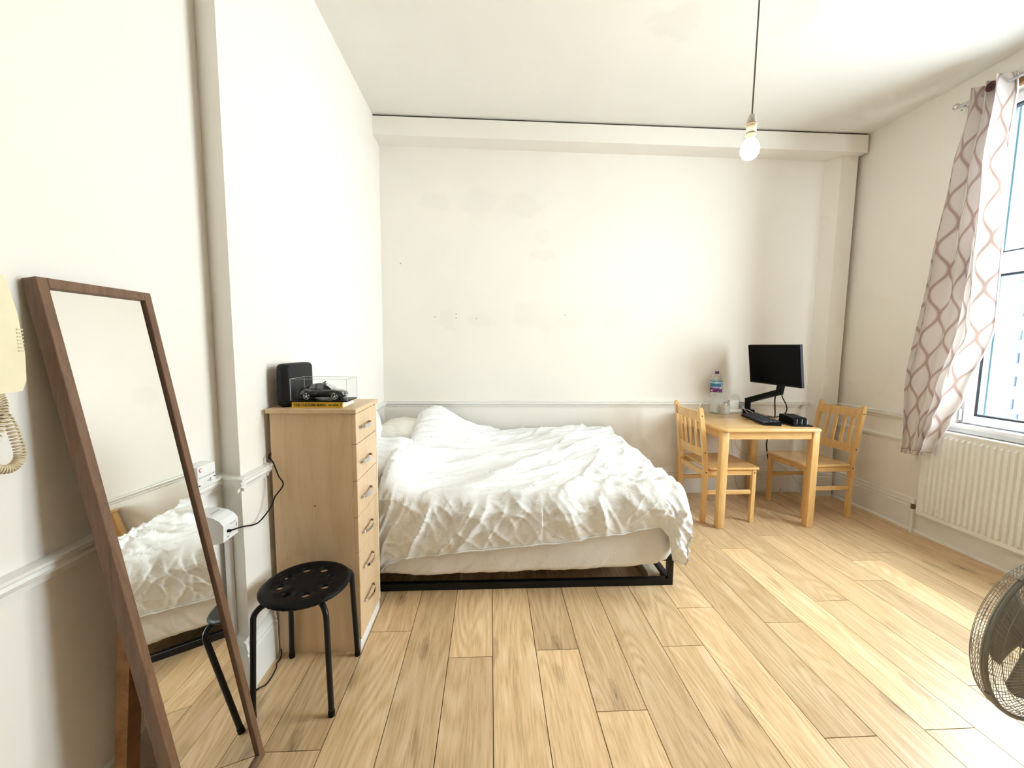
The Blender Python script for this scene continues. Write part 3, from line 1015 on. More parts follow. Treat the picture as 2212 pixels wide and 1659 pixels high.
for (i, p, nn, b, th) in coil:
    if i + 1 < len(coil):
        p2, th2 = coil[i + 1][1], coil[i + 1][4]
    else:
        p2, th2 = p, th
    for k in range(3):
        t = k / 3
        pp = p.lerp(p2, t)
        tt = lerp(th, th2, t)
        pts.append(pp + (nn * math.cos(tt) + b * math.sin(tt)) * 0.0085)
MB().tube(pts, 0.0021, 5).done('coiled_cord', M['cream_dark'], ph)

# ------------------------------------------------------------------ wall boxes on the left
cb = thing('switch_box', 'small white fused switch box above the dado rail beside the mirror', 'switch box', (XL, 1.535, 0.93))
MB().box(XL, XL + 0.055, 1.488, 1.582, 0.928, 1.008, 0.003, 2).done('body', M['white_plastic'], cb)
MB().box(XL + 0.0545, XL + 0.0575, 1.492, 1.578, 0.965, 0.967).done('seam', M['greyprint'], cb, 0)
lg = MB()
lg.tube([(XL + 0.0555, 1.503 + 0.007 * math.cos(a), 0.994 + 0.006 * math.sin(a)) for a in [PI * (0.35 + 1.3 * i / 12) for i in range(13)]], 0.0014, 6)
lg.done('red_emblem', M['red'], cb)
sw = MB()
sw.box(XL + 0.055, XL + 0.058, 1.536, 1.552, 0.944, 0.947)
sw.box(XL + 0.055, XL + 0.058, 1.549, 1.552, 0.940, 0.953)
sw.done('rocker', M['greyprint'], cb, 0)
for yy, zz in ((1.492, 0.938), (1.574, 0.952)):
    MB().cyl((XL + 0.054, yy, zz), (XL + 0.058, yy, zz), 0.0025, n=8).done('screw', M['ink'], cb)

ad = thing('socket_box', 'white curved-top socket box with a black plug lead low on the left wall', 'socket', (XL, 1.555, 0.69))
ap = [(XL, 0.685), (XL + 0.115, 0.712), (XL + 0.118, 0.775), (XL + 0.105, 0.793), (XL + 0.08, 0.808), (XL + 0.05, 0.815), (XL, 0.815)]
m_ = MB()
m_.prism(ap, 'y', 1.512, 1.60)
m_.done('body', M['white_plastic'], ad, 0)
for nm_, q_ in (('earth_slot', (1.533, 1.543, 0.724, 0.727)), ('switch_line', (1.586, 1.590, 0.745, 0.760)), ('printed_text', (1.55, 1.585, 0.768, 0.770))):
    MB().box(XL + 0.1170, XL + 0.1192, *q_).done(nm_, M['greyprint'], ad, 0)
MB().box(XL + 0.060, XL + 0.064, 1.535, 1.58, 0.813, 0.8155).done('printed_line', M['greyprint'], ad, 0)
MB().cyl((XL + 0.117, 1.537, 0.748), (XL + 0.128, 1.537, 0.748), 0.006, n=10).done('plug', M['black_plastic'], ad)
cd = MB()
cd.tube(smooth_path([(XL + 0.125, 1.537, 0.748), (XL + 0.135, 1.60, 0.735), (XL + 0.125, 1.68, 0.705), (-0.985, 1.73, 0.70), (-0.965, 1.78, 0.74), (-0.955, 1.80, 0.78), (-0.925, 1.815, 0.83), (-0.945, 1.818, 0.87), (-0.968, 1.822, 0.93), (-0.990, 1.83, 0.955), (-0.997, 1.90, 0.97)], 8), 0.003, 7)
tag(cd.done('power_lead', M['black_plastic']), 'thin black lead from the wall socket box to behind the chest', 'cable')
fc = MB()
fc.tube(smooth_path([(-0.997, 1.62, 0.006), (-0.97, 1.645, 0.004), (-0.955, 1.66, 0.004), (-0.952, 1.70, 0.004), (-0.958, 1.75, 0.004), (-0.968, 1.775, 0.006), (-0.968, 1.80, 0.004), (-0.975, 1.83, 0.01), (-0.987, 1.86, 0.05), (-0.988, 1.9, 0.10)], 8), 0.0026, 6)
fc.tube(smooth_path([(-1.01, 1.60, 0.010), (-0.985, 1.622, 0.006), (-0.972, 1.640, 0.004)], 6), 0.0026, 6)
tag(fc.done('floor_cable', M['black_plastic']), 'thin black cable on the floor beneath the round stool', 'cable')
tag(MB().box(XL + 0.018, XL + 0.040, 1.66, 1.685, 0.0, 0.69, 0.003, 1).done('cable_trunking', M['white_plastic']), 'slim white cable trunking in the corner below the socket box', 'trunking')

# ------------------------------------------------------------------ chest of drawers
CX0, CX1, CY0, CY1 = -0.985, -0.607, 1.84, 2.17
ch = thing('chest_of_drawers', 'tall narrow maple chest of six drawers beside the bed', 'chest of drawers', (-0.79, 2.0, 0))
bd = MB()
bd.box(CX0, CX1 - 0.018, CY0, CY1, 0.0, 1.150, 0.0015, 1)
bd.done('carcass', M['maple'], ch)
MB().box(CX0 - 0.008, CX1 + 0.008, CY0 - 0.018, CY1 + 0.006, 1.150, 1.170, 0.002, 1).done('top', M['maple'], ch)
MB().box(CX1 - 0.018, CX1 - 0.004, CY0 + 0.004, CY1 - 0.004, 0.0, 0.055, 0.001, 1).done('plinth', M['white_plastic'], ch)
MB().box(CX1 - 0.018, CX1 + 0.001, CY1 - 0.016, CY1, 0.058, 1.148, 0.001, 1).done('edge_strip', plain('pale_edge', (0.74, 0.62, 0.45, 1), 0.4), ch)
seams = [1.146, 1.0045, 0.833, 0.661, 0.488, 0.315, 0.058]
for i in range(6):
    z1, z0 = seams[i], seams[i + 1]
    dr = MB().box(CX1 - 0.018, CX1, CY0, CY1 - 0.018, z0 + 0.0015, z1 - 0.0015, 0.0015, 1).done('drawer', M['maple'], ch)
    zc = (1.078, 0.912, 0.744, 0.571, 0.398, 0.226)[i]
    ya, yb = 1.885, 2.025
    hp = MB()
    path = smooth_path([(CX1, ya, zc), (CX1 + 0.012, ya + 0.004, zc), (CX1 + 0.022, ya + 0.03, zc), (CX1 + 0.027, (ya + yb) / 2, zc), (CX1 + 0.022, yb - 0.03, zc), (CX1 + 0.012, yb - 0.004, zc), (CX1, yb, zc)], 5)
    # flat bow: two tubes side by side
    n_ = len(path)
    hv = []
    for q, p in enumerate(path):
        w = 0.0085 - 0.003 * abs(2 * q / (n_ - 1) - 1)
        d = (path[min(q + 1, n_ - 1)] - path[max(q - 1, 0)]).normalized()
        o_ = Vector((d.y, -d.x, 0))
        hv.append([hp.b.verts.new(p + Vector((0, 0, sgn * w)) + o_ * t) for sgn, t in ((1, 0), (1, 0.004), (-1, 0.004), (-1, 0))])
    for A, B in zip(hv, hv[1:]):
        for k in range(4):
            hp.b.faces.new((A[k], A[(k + 1) % 4], B[(k + 1) % 4], B[k]))
    hp.b.faces.new(hv[0])
    hp.b.faces.new(list(reversed(hv[-1])))
    hp.done('handle', M['chrome'], dr, 40)
MB().cyl((-0.80, CY0 - 0.0012, 0.72), (-0.80, CY0 + 0.001, 0.72), 0.003, n=8).done('knot', M['ink'], ch)

# things on the chest
ZT = 1.170
cs = thing('storage_case', 'black hard-shell case standing upright at the back of the chest', 'case', (-0.93, 1.97, ZT))
cmx = MB().box(-0.972, -0.905, 1.875, 2.125, ZT, ZT + 0.198, 0.022, 4)
cmx.done('shell', M['black_soft'], cs)
MB().tube([(-0.9365, 1.8745, ZT + 0.03), (-0.9365, 1.8745, ZT + 0.17)], 0.0015, 6).done('zip', M['black_plastic'], cs)
bk = thing('book', 'yellow-spined paperback lying under the model car case', 'book', (-0.79, 1.94, ZT))
BX0, BX1, BY0, BY1 = -0.898, -0.672, 1.868, 2.02
cv = MB()
cv.box(BX0, BX1, BY0, BY1, ZT, ZT + 0.0012)
cv.box(BX0, BX1, BY0, BY1, ZT + 0.0248, ZT + 0.026)
cv.box(BX0, BX1, BY0 - 0.001, BY0 + 0.0005, ZT, ZT + 0.026)
cv.done('cover', M['yellow'], bk, 0)
MB().box(BX0 + 0.001, BX1 - 0.0015, BY0 + 0.0005, BY1 - 0.001, ZT + 0.0012, ZT + 0.0248).done('pages', M['paper'], bk, 0)


def spine(x, z):
    return Matrix(((1, 0, 0, x), (0, 0, -1, BY0 - 0.0014), (0, 1, 0, z), (0, 0, 0, 1)))


text_mesh('THE CULTURE MAP', 0.0150, 'spine_title', M['ink'], bk, spine(BX0 + 0.010, ZT + 0.0075), bold=0.0004)
text_mesh('ERIN MEYER', 0.0085, 'spine_author', M['ink'], bk, spine(BX0 + 0.162, ZT + 0.0095), bold=0.0002)
mk = MB()
mk.tube([(BX0 + 0.145 + 0.005 * math.cos(a), BY0 - 0.0014, ZT + 0.012 + 0.004 * math.sin(a)) for a in [2 * PI * i / 12 for i in range(12)]], 0.0007, 5, True)
mk.tube([(BX0 + 0.139, BY0 - 0.0014, ZT + 0.009), (BX0 + 0.147, BY0 - 0.0014, ZT + 0.015), (BX0 + 0.153, BY0 - 0.0014, ZT + 0.010), (BX0 + 0.157, BY0 - 0.0014, ZT + 0.011)], 0.0007, 5)
mk.done('spine_emblem', M['ink'], bk)
MB().box(BX0 + 0.2165, BX0 + 0.2195, BY0 - 0.0016, BY0 - 0.001, ZT + 0.006, ZT + 0.020).done('spine_bar', M['ink'], bk, 0)

ZB = ZT + 0.0265
case = thing('display_case', 'clear acrylic display case holding the black model car', 'display case', (-0.775, 1.935, ZB))
AX0, AX1, AY0, AY1, AZ1 = -0.899, -0.650, 1.862, 2.002, ZB + 0.103
MB().box(AX0, AX1, AY0, AY1, ZB, ZB + 0.006, 0.001, 1).done('plinth', M['black_plastic'], case)
pc = MB()
th = 0.002
pc.box(AX0, AX1, AY0, AY0 + th, ZB + 0.006, AZ1)
pc.box(AX0, AX1, AY1 - th, AY1, ZB + 0.006, AZ1)
pc.box(AX0, AX0 + th, AY0 + th, AY1 - th, ZB + 0.006, AZ1)
pc.box(AX1 - th, AX1, AY0 + th, AY1 - th, ZB + 0.006, AZ1)
pc.box(AX0, AX1, AY0, AY1, AZ1, AZ1 + th)
pc.done('cover', M['acrylic'], case, 0)
eg = MB()
e = 0.0009
for (a, b) in (((AX0, AY0), (AX1, AY0)), ((AX1, AY0), (AX1, AY1)), ((AX1, AY1), (AX0, AY1)), ((AX0, AY1), (AX0, AY0))):
    eg.cyl((a[0], a[1], AZ1 + th), (b[0], b[1], AZ1 + th), e, n=6)
    eg.cyl((a[0], a[1], ZB + 0.006), (a[0], a[1], AZ1 + th), e * 1.3, n=6)
eg.done('edges', M['acrylic_edge'], case)

# model car: loft along its length (front towards +X)
car = thing('model_car', 'black scale model sports car with silver wheels inside the clear case', 'model car', (-0.775, 1.93, ZB + 0.006))
CL, CW = 0.205, 0.085
cx0, cyc, cz = -0.879, 1.930, ZB + 0.006


def carx(t):
    return cx0 + t * CL


low = MB()
st_ = 30
top = [(0.0, 0.040), (0.03, 0.050), (0.10, 0.054), (0.3, 0.050), (0.62, 0.049), (0.70, 0.050), (0.85, 0.045), (0.95, 0.038), (1.0, 0.026)]
bot = [(0.0, 0.022), (0.04, 0.012), (0.1, 0.010), (0.92, 0.010), (0.97, 0.011), (1.0, 0.018)]
wid = [(0.0, 0.80), (0.06, 0.93), (0.2, 1.0), (0.45, 0.95), (0.75, 1.0), (0.9, 0.92), (0.97, 0.75), (1.0, 0.55)]


def lowfn(u, v):
    zt, zb, w = interp(top, v), interp(bot, v), interp(wid, v) * CW / 2
    a = 2 * PI * u
    c, s_ = math.cos(a), math.sin(a)
    e_ = 0.45
    yy = w * math.copysign(abs(c) ** e_, c)
    zz = (zt + zb) / 2 + (zt - zb) / 2 * math.copysign(abs(s_) ** e_, s_)
    if s_ > 0:
        yy *= 1 - 0.10 * s_
    return (carx(v), cyc + yy, cz + zz)


g_ = low.grid(lowfn, 28, st_, close_u=True)
for end, idx in ((0, 0), (1, st_ - 1)):
    f = [g_[i][idx] for i in range(28)]
    low.b.faces.new(f)
body = low.done('body', M['car_paint'], car, 40)
cab = MB()
roof = [(0.06, 0.050), (0.14, 0.060), (0.26, 0.071), (0.40, 0.0765), (0.52, 0.075), (0.60, 0.066), (0.72, 0.0495)]


def cabfn(u, v):
    x = lerp(0.06, 0.72, v)
    zt = interp(roof, x)
    zb = 0.045
    w = 0.40 * CW * (0.80 + 0.2 * math.sin(PI * min(1, v * 1.1)))
    a = PI * u
    c = math.cos(a)
    k = abs(math.sin(a)) ** 0.55
    yy = w * (1 - 0.24 * k) * math.copysign(abs(c) ** 0.5, c)
    return (carx(x), cyc + yy, cz + zb + (zt - zb) * k)


cab.grid(cabfn, 22, 24)
cab.done('cabin', M['car_paint'], car, 50)
for sg in (-1, 1):
    for (xa, xb) in ((0.22, 0.36), (0.385, 0.545)):
        wm = MB()
        q = []
        for x, zf in ((xa, 0.25), (xb, 0.25), (xb - 0.015, 0.78), (xa + 0.02, 0.78)):
            zt = interp(roof, x)
            z = 0.045 + (zt - 0.045) * zf
            w = 0.40 * CW * (0.80 + 0.2 * math.sin(PI * min(1, (x - 0.06) / 0.66 * 1.1)))
            yy = w * (1 - 0.24 * zf) * (1 - zf ** (1 / 0.55 * 2)) ** 0.25
            q.append((carx(x), z + cz, yy))
        vs2 = [wm.b.verts.new((x, cyc + sg * (y + 0.0015), z)) for x, z, y in q] + [wm.b.verts.new((x, cyc + sg * (y - 0.002), z)) for x, z, y in q]
        wm.b.faces.new(vs2[:4])
        wm.b.faces.new(vs2[4:][::-1])
        for k in range(4):
            wm.b.faces.new((vs2[k], vs2[(k + 1) % 4], vs2[4 + (k + 1) % 4], vs2[4 + k]))
        wm.done('side_window', M['car_glass'], car, 0)
ws = MB()
q = [(0.705, 0.0515, 0.030), (0.705, 0.0515, -0.030), (0.585, 0.0695, -0.022), (0.585, 0.0695, 0.022)]
vs2 = [ws.b.verts.new((carx(x), cyc + y, cz + z + 0.0012)) for x, z, y in q] + [ws.b.verts.new((carx(x), cyc + y, cz + z - 0.002)) for x, z, y in q]
ws.b.faces.new(vs2[:4])
ws.b.faces.new(vs2[4:][::-1])
for k in range(4):
    ws.b.faces.new((vs2[k], vs2[(k + 1) % 4], vs2[4 + (k + 1) % 4], vs2[4 + k]))
ws.done('windscreen', M['lamp_lens'], car, 0)
wheel0 = None
for sx in (0.185, 0.80):
    for sg in (-1, 1):
        wx = carx(sx)
        yc_ = cyc + sg * (CW / 2 - 0.006)
        tm = MB()
        prof_ = [(0.010, -0.008), (0.0165, -0.008), (0.0175, -0.006), (0.0175, 0.006), (0.0165, 0.008), (0.010, 0.008)]
        tm.lathe(prof_, (wx, yc_, cz + 0.0175), 24, 'y')
        wo = tm.done('wheel', M['rubber'], car)
        rm = MB()
        for k in range(5):
            a = 2 * PI * k / 5 + 0.3
            rm.cyl((wx, yc_ + sg * 0.0075, cz + 0.0175), (wx + 0.013 * math.cos(a), yc_ + sg * 0.0080, cz + 0.0175 + 0.013 * math.sin(a)), 0.0016, n=5)
        rm.tube([(wx + 0.0135 * math.cos(2 * PI * k / 20), yc_ + sg * 0.0078, cz + 0.0175 + 0.0135 * math.sin(2 * PI * k / 20)) for k in range(20)], 0.0010, 5, True)
        rm.done('rim', M['chrome'], wo)
for sg in (-1, 1):
    MB().box(carx(0.945), carx(0.972), cyc + sg * 0.030 - 0.006, cyc + sg * 0.030 + 0.006, cz + 0.029, cz + 0.035, 0.0015, 1).done('headlamp', M['lamp_lens'], car)
    MB().box(carx(0.56), carx(0.60), cyc + sg * 0.044 - 0.004, cyc + sg * 0.044 + 0.004, cz + 0.050, cz + 0.056, 0.0015, 1).done('door_mirror', M['car_paint'], car)
MB().box(carx(0.02), carx(0.09), cyc - 0.034, cyc + 0.034, cz + 0.054, cz + 0.057, 0.001, 1).done('spoiler', M['car_paint'], car)
MB().box(carx(0.985), carx(1.003), cyc - 0.02, cyc + 0.02, cz + 0.017, cz + 0.026, 0.002, 1).done('grille', M['acrylic_edge'], car)
rk = MB()
rk.box(carx(0.47), carx(0.53), cyc - 0.004, cyc + 0.004, cz + 0.076, cz + 0.079, 0.001, 1)
rk.box(carx(0.515), carx(0.545), cyc - 0.005, cyc + 0.005, cz + 0.079, cz + 0.084, 0.001, 1)
rk.done('roof_fin', M['black_plastic'], car)

# ------------------------------------------------------------------ stool
sxc, syc, zs_ = -0.77, 1.66, 0.462
stl = thing('round_stool', 'black round plastic stool with eight holes and four steel legs', 'stool', (sxc, syc, 0))
seat = MB()
Rs, Rh, rh = 0.176, 0.098, 0.0185
NT_, NR = 64, 0
# top disc with eight holes: polygons between radial sectors
NS = 96


def seat_z(r):
    return zs_ + 0.006 * (r / Rs) ** 2 - (0.012 * max(0, (r - 0.155) / 0.021) ** 2)


def holed_disc(mb, z_off, flip=False):
    """an annular sheet around each hole + filler, via a bmesh grid fill by triangulation"""
    import mathutils
    from mathutils.geometry import delaunay_2d_cdt
    co, edges = [], []

    def loop(pts):
        s0 = len(co)
        co.extend(pts)
        n = len(pts)
        edges.extend([(s0 + i, s0 + (i + 1) % n) for i in range(n)])
    loop([Vector((Rs * math.cos(2 * PI * i / NS), Rs * math.sin(2 * PI * i / NS))) for i in range(NS)])
    for h in range(8):
        a = 2 * PI * (h + 0.5) / 8
        c = Vector((Rh * math.cos(a), Rh * math.sin(a)))
        loop([c + Vector((rh * math.cos(2 * PI * i / 20), rh * math.sin(2 * PI * i / 20))) for i in range(20)])
    for rr in (0.05, 0.135, 0.150, 0.162, 0.170):
        co.extend([Vector((rr * math.cos(2 * PI * i / 48), rr * math.sin(2 * PI * i / 48))) for i in range(48)])
    vs3, _, fs, *_ = delaunay_2d_cdt(co, edges, [], 1, 1e-6)
    out = []
    for f in fs:
        c = sum((vs3[i] for i in f), Vector((0, 0))) / len(f)
        if any((c - Vector((Rh * math.cos(2 * PI * (h + 0.5) / 8), Rh * math.sin(2 * PI * (h + 0.5) / 8)))).length < rh * 0.97 for h in range(8)):
            continue
        out.append(f)
    bv = [mb.b.verts.new((sxc + v.x, syc + v.y, seat_z(v.length) + z_off)) for v in vs3]
    for f in out:
        mb.b.faces.new([bv[i] for i in f])
    for v in bv:
        if not v.link_faces:
            mb.b.verts.remove(v)


holed_disc(seat, 0.0)
so = seat.done('seat', M['black_plastic'], stl, 40)
md = so.modifiers.new('thickness', 'SOLIDIFY')
md.thickness = 0.012 * S
md.offset = -1.0
lgx = 0.150
for (dx, dy) in ((1, -1), (1, 1), (-1, 1), (-1, -1)):
    f = Vector((sxc + dx * lgx, syc + dy * 0.157, 0.0))
    tpt = Vector((sxc + dx * 0.045, syc + dy * 0.047, zs_ - 0.022))
    kn = Vector((sxc + dx * (lgx - 0.012), syc + dy * (0.157 - 0.012), zs_ - 0.022))
    dirv = (kn - tpt).normalized()
    path = [tpt, kn - dirv * 0.045]
    for i in range(1, 7):
        t = i / 7 * PI / 2
        path.append(kn - dirv * 0.045 + dirv * 0.045 * math.sin(t) + Vector((0, 0, -0.045 * (1 - math.cos(t)))))
    path.append(kn + Vector((0, 0, -0.05)))
    path.append(f + Vector((0, 0, 0.012)))
    lo_ = MB().tube(path, 0.0112, 12).done('leg', M['black_metal'], stl, 50)
    MB().cyl(f, f + Vector((0, 0, 0.022)), 0.0128, n=12).done('foot_cap', M['black_plastic'], lo_)
cr = MB()
cr.cyl((sxc - 0.05, syc, zs_ - 0.022), (sxc + 0.05, syc, zs_ - 0.022), 0.010, n=10)
cr.cyl((sxc, syc - 0.05, zs_ - 0.022), (sxc, syc + 0.05, zs_ - 0.022), 0.010, n=10)
cr.done('under_brace', M['black_metal'], stl)

# ------------------------------------------------------------------ bed
bed = thing('bed_frame', 'low black square-tube metal bed frame against the back wall', 'bed', (0.07, 3.05, 0))
FX0, FX1, FY0, FY1 = -0.985, 1.128, 2.312, 3.83
for (n_, a) in (('front_rail', (FX0, FX1, FY0, FY0 + 0.035, 0.0, 0.042)), ('back_rail', (FX0, FX1, FY1 - 0.035, FY1, 0.0, 0.042)),
                ('end_rail', (FX1 - 0.035, FX1, FY0 + 0.035, FY1 - 0.035, 0.0, 0.042)), ('end_rail', (FX0, FX0 + 0.035, FY0 + 0.035, FY1 - 0.035, 0.0, 0.042)),
                ('top_rail', (FX0, FX1, FY0 + 0.012, FY0 + 0.040, 0.150, 0.182)), ('top_rail', (FX0, FX1, FY1 - 0.035, FY1, 0.150, 0.182)),
                ('end_top_rail', (FX1 - 0.035, FX1, FY0 + 0.04, FY1 - 0.035, 0.150, 0.182)), ('end_top_rail', (FX0, FX0 + 0.035, FY0 + 0.04, FY1 - 0.035, 0.150, 0.182))):
    MB().box(*a, 0.002, 1).done(n_, M['black_metal'], bed)
for px in (FX0, FX1 - 0.035):
    for (py, q) in ((FY0, 0), (FY1 - 0.035, 1)):
        MB().box(px, px + 0.035, py, py + 0.035, 0.042, 0.188, 0.002, 1).done('post', M['black_metal'], bed)
for i in range(11):
    x = FX0 + 0.10 + i * 0.18
    MB().box(x, x + 0.07, FY0 + 0.04, FY1 - 0.035, 0.166, 0.182).done('slat', M['black_metal'], bed, 0)
tag(MB().box(0.985, 1.062, 2.352, 2.80, 0.0, 0.058, 0.002, 1).done('timber_offcut', M['rawwood']), 'pale timber offcut lying on the floor under the foot of the bed', 'timber')

mt = MB()
MX0, MX1 = -0.985, 1.118


def bottom_z(x):
    return interp([(-1.0, 0.125), (-0.6, 0.122), (-0.41, 0.104), (-0.1, 0.112), (0.39, 0.120), (0.8, 0.130), (1.0, 0.148), (1.07, 0.165), (1.118, 0.21)], x)


def matt(u, v):
    x = lerp(MX0, MX1, u)
    bz = bottom_z(x)
    corner = max(0, (x - 1.02) / 0.098)
    fy = 2.292 + 0.045 * corner ** 2.5
    prof_ = [(3.835, 0.190), (2.355, 0.190), (2.320 + 0.02 * corner, 0.186), (2.3165 + 0.02 * corner, bz + 0.006), (2.306 + 0.02 * corner, bz), (fy + 0.002, bz + 0.014), (fy - 0.002, bz + 0.07), (fy - 0.002, 0.30), (fy + 0.004, 0.42), (fy + 0.02, 0.475), (fy + 0.07, 0.51), (fy + 0.30, 0.525), (3.0, 0.53), (3.75, 0.53), (3.81, 0.51), (3.835, 0.46), (3.835, 0.19)]
    nseg = len(prof_) - 1
    i = min(int(v * nseg), nseg - 1)
    t = v * nseg - i
    y = lerp(prof_[i][0], prof_[i + 1][0], t)
    z = lerp(prof_[i][1], prof_[i + 1][1], t)
    if y < 2.33 and z < 0.46 and 4 <= i <= 9:
        k = noise.noise(Vector((x * 7 + z * 3, z * 4, 1.5)))
        k2 = 1 - abs(noise.noise(Vector((x * 11 + (0.35 - z) * 9, z * 3, 4.1)))) * 3
        y -= 0.004 * k + 0.008 * max(0, k2) * max(0, min(1, (0.34 - z) / 0.12))
    return (x, y, z)


mg = mt.grid(matt, 150, 65)
mt.b.faces.new(mg[0])
mt.b.faces.new(mg[-1][::-1])
mo = mt.done('mattress', M['sheet'], None, 50)
tag(mo, 'thick mattress in a wrinkled white fitted sheet under the duvet', 'mattress')


# duvet
DX0, DX1 = -0.640, 1.160
DYF, DYB = 2.262, 3.80
dv = MB()


def ridge(p, ax, k, seed=0.0):
    """stretched ridged noise: p (x,y), ax direction, k (along, across)"""
    c, s_ = math.cos(ax), math.sin(ax)
    a, b = p[0] * c + p[1] * s_, -p[0] * s_ + p[1] * c
    return max(0.0, 1 - abs(noise.noise(Vector((a * k[0], b * k[1], 2.7 * ax + 1 + seed)))) * 2.6)


def top_h(x, y):
    t = (y - DYF) / (DYB - DYF)
    z = 0.598 + 0.062 * t
    z += 0.245 * math.exp(-((x + 0.50) / 0.27) ** 2 - ((y - 3.50) / 0.48) ** 2)
    z += 0.130 * math.exp(-((x + 0.62) / 0.15) ** 2 - ((y - 2.55) / 0.55) ** 2)
    z += 0.030 * math.exp(-((x - 0.80) / 0.25) ** 2 - ((y - 3.2) / 0.6) ** 2)
    z -= 0.03 * math.exp(-((x - 0.2) / 0.3) ** 2 - ((y - 3.4) / 0.4) ** 2)
    return z


HEMZ = [(-0.66, 0.235), (-0.56, 0.262), (-0.50, 0.290), (-0.12, 0.322), (0.33, 0.358), (0.74, 0.408), (1.00, 0.440), (1.05, 0.40), (1.09, 0.245), (1.17, 0.215)]


def duv(u, v):
    # u 0..1 : left edge -> over the top -> down the foot end ; v 0..1 : back -> over the top -> down the front
    Lx = DX1 - DX0
    drop_r = 0.30
    sx = u * (Lx + drop_r)
    Ly = DYB - DYF
    xx = DX0 + min(sx, Lx)
    hem = top_h(xx, DYF) - interp(HEMZ, xx) + 0.024
    if sx > Lx - 0.03:
        hem = max(0.02, hem - (sx - Lx + 0.03) * 1.0)
    vb = 0.66
    sy = (v / vb) * Ly if v < vb else Ly + (v - vb) / (1 - vb) * hem
    R = 0.055

    def fold(s_, L):
        if s_ < L - R:
            return s_, 0.0
        q = s_ - (L - R)
        if q < R * PI / 2:
            return L - R + R * math.sin(q / R), R * (1 - math.cos(q / R))
        return L, R + (q - R * PI / 2)
    hx, dx_ = fold(sx, Lx)
    hy, dy_ = fold(sy, Ly)
    x = DX0 + hx
    y = DYB - hy
    z = top_h(x, y) - dx_ - dy_
    # wrinkles
    ontop = max(0.0, 1 - (dx_ + dy_) / 0.12)
    pxy = (x, y)
    env = 0.5 + 0.5 * noise.noise(Vector((x * 1.6, y * 1.6, 9.0)))
    warp = 0.05 * noise.noise(Vector((x * 2.0, y * 2.0, 3.3)))
    pw = (x, y + warp)
    wr_ = 0.036 * ridge(pw, 0.42, (0.8, 5.5)) ** 2.2 * (0.4 + env)
    wr_ += 0.024 * ridge(pw, 0.28, (1.1, 10), 5) ** 2 * (0.4 + env)
    wr_ += 0.014 * ridge(pw, 0.60, (1.6, 17), 9) ** 2
    kx_ = max(0, min(1, (x - 0.15) / 0.5))
    wr_ += 0.020 * ridge((x, y), 1.05, (1.1, 7), 2) ** 2 * kx_
    wr_ += 0.007 * ridge((x, y), 1.9, (2.0, 9), 4) ** 2 * kx_ * max(0, min(1, (2.9 - y) / 0.4))
    wr_ += 0.010 * noise.noise(Vector((x * 3, y * 3, 5)))
    z += ontop * wr_
    # front drop folds
    if dy_ > 0:
        k = min(1, dy_ / 0.09)
        sl_ = x + 0.55 * (0.6 - z) * (1 if x < 0.3 else -0.8) + 0.04 * noise.noise(Vector((x * 4, z * 5, 8)))
        kh = 0.30 + 0.70 * min(1.0, max(0.0, (Ly + hem - sy) / 0.12))
        k0, k = k, k * kh
        y -= 0.008 * k0 + k * (0.010 + 0.040 * ridge((sl_, z), 0.0, (5.0, 1.2)) ** 2.0 + 0.012 * ridge((sl_ * 1.3, z), 0.25, (10.0, 2.0), 3) ** 1.5)
        y -= k * (0.012 * ridge((x, z), 0.7, (4, 15), 1) ** 2 + 0.010 * ridge((x, z), -0.8, (5, 13), 6) ** 2)
        y -= 0.006 * noise.noise(Vector((x * 14, z * 11, 2)))
    if dx_ > 0:
        k = min(1, dx_ / 0.10)
        x += k * (0.010 + 0.028 * ridge((y, z), 0.0, (6.0, 1.5))) + 0.005 * noise.noise(Vector((y * 10, z * 8, 7)))
    # gather at the front right corner
    if dx_ > 0 and dy_ > 0:
        a = min(dx_, dy_)
        x -= 0.10 * a
        y += 0.02 * a
    cg = math.exp(-((x - 0.95) / 0.26) ** 2 - ((y - 2.40) / 0.26) ** 2)
    z += 0.022 * cg * ridge((x - 1.15, y - 2.2), 2.3, (1.4, 8), 7)
    # soft left edge
    e_ = sx / 0.06
    if e_ < 1:
        z -= 0.035 * (1 - e_) ** 2
    x += 0.012 * math.sin(y * 9) * max(0, 1 - sx / 0.3)
    x += 0.060 * max(0, (y - 2.5) / 1.3) * max(0, 1 - sx / 0.5)
    y = min(y, YB - 0.03)
    return (x, y, max(z, 0.10))


gd = dv.grid(duv, 230, 210)
do = dv.done('duvet', M['duvet'], None, 80)
tag(do, 'rumpled white duvet spread over the bed and hanging down its front', 'duvet')
BASE[do.name] = (0, 0, 0)
md = do.modifiers.new('thickness', 'SOLIDIFY')
md.thickness = 0.010 * S
md.offset = -1.0
hm = MB()
hp_ = [Vector(duv(0.004 + 0.835 * i / 150, 1.0)) for i in range(151)]
hm.tube([p + Vector((0, -0.003, 0.003)) for p in hp_], 0.0042, 6)
hm.tube([p + Vector((0, -0.003, 0.016)) for p in hp_], 0.0016, 5)
hm.done('hem', M['duvet'], do)


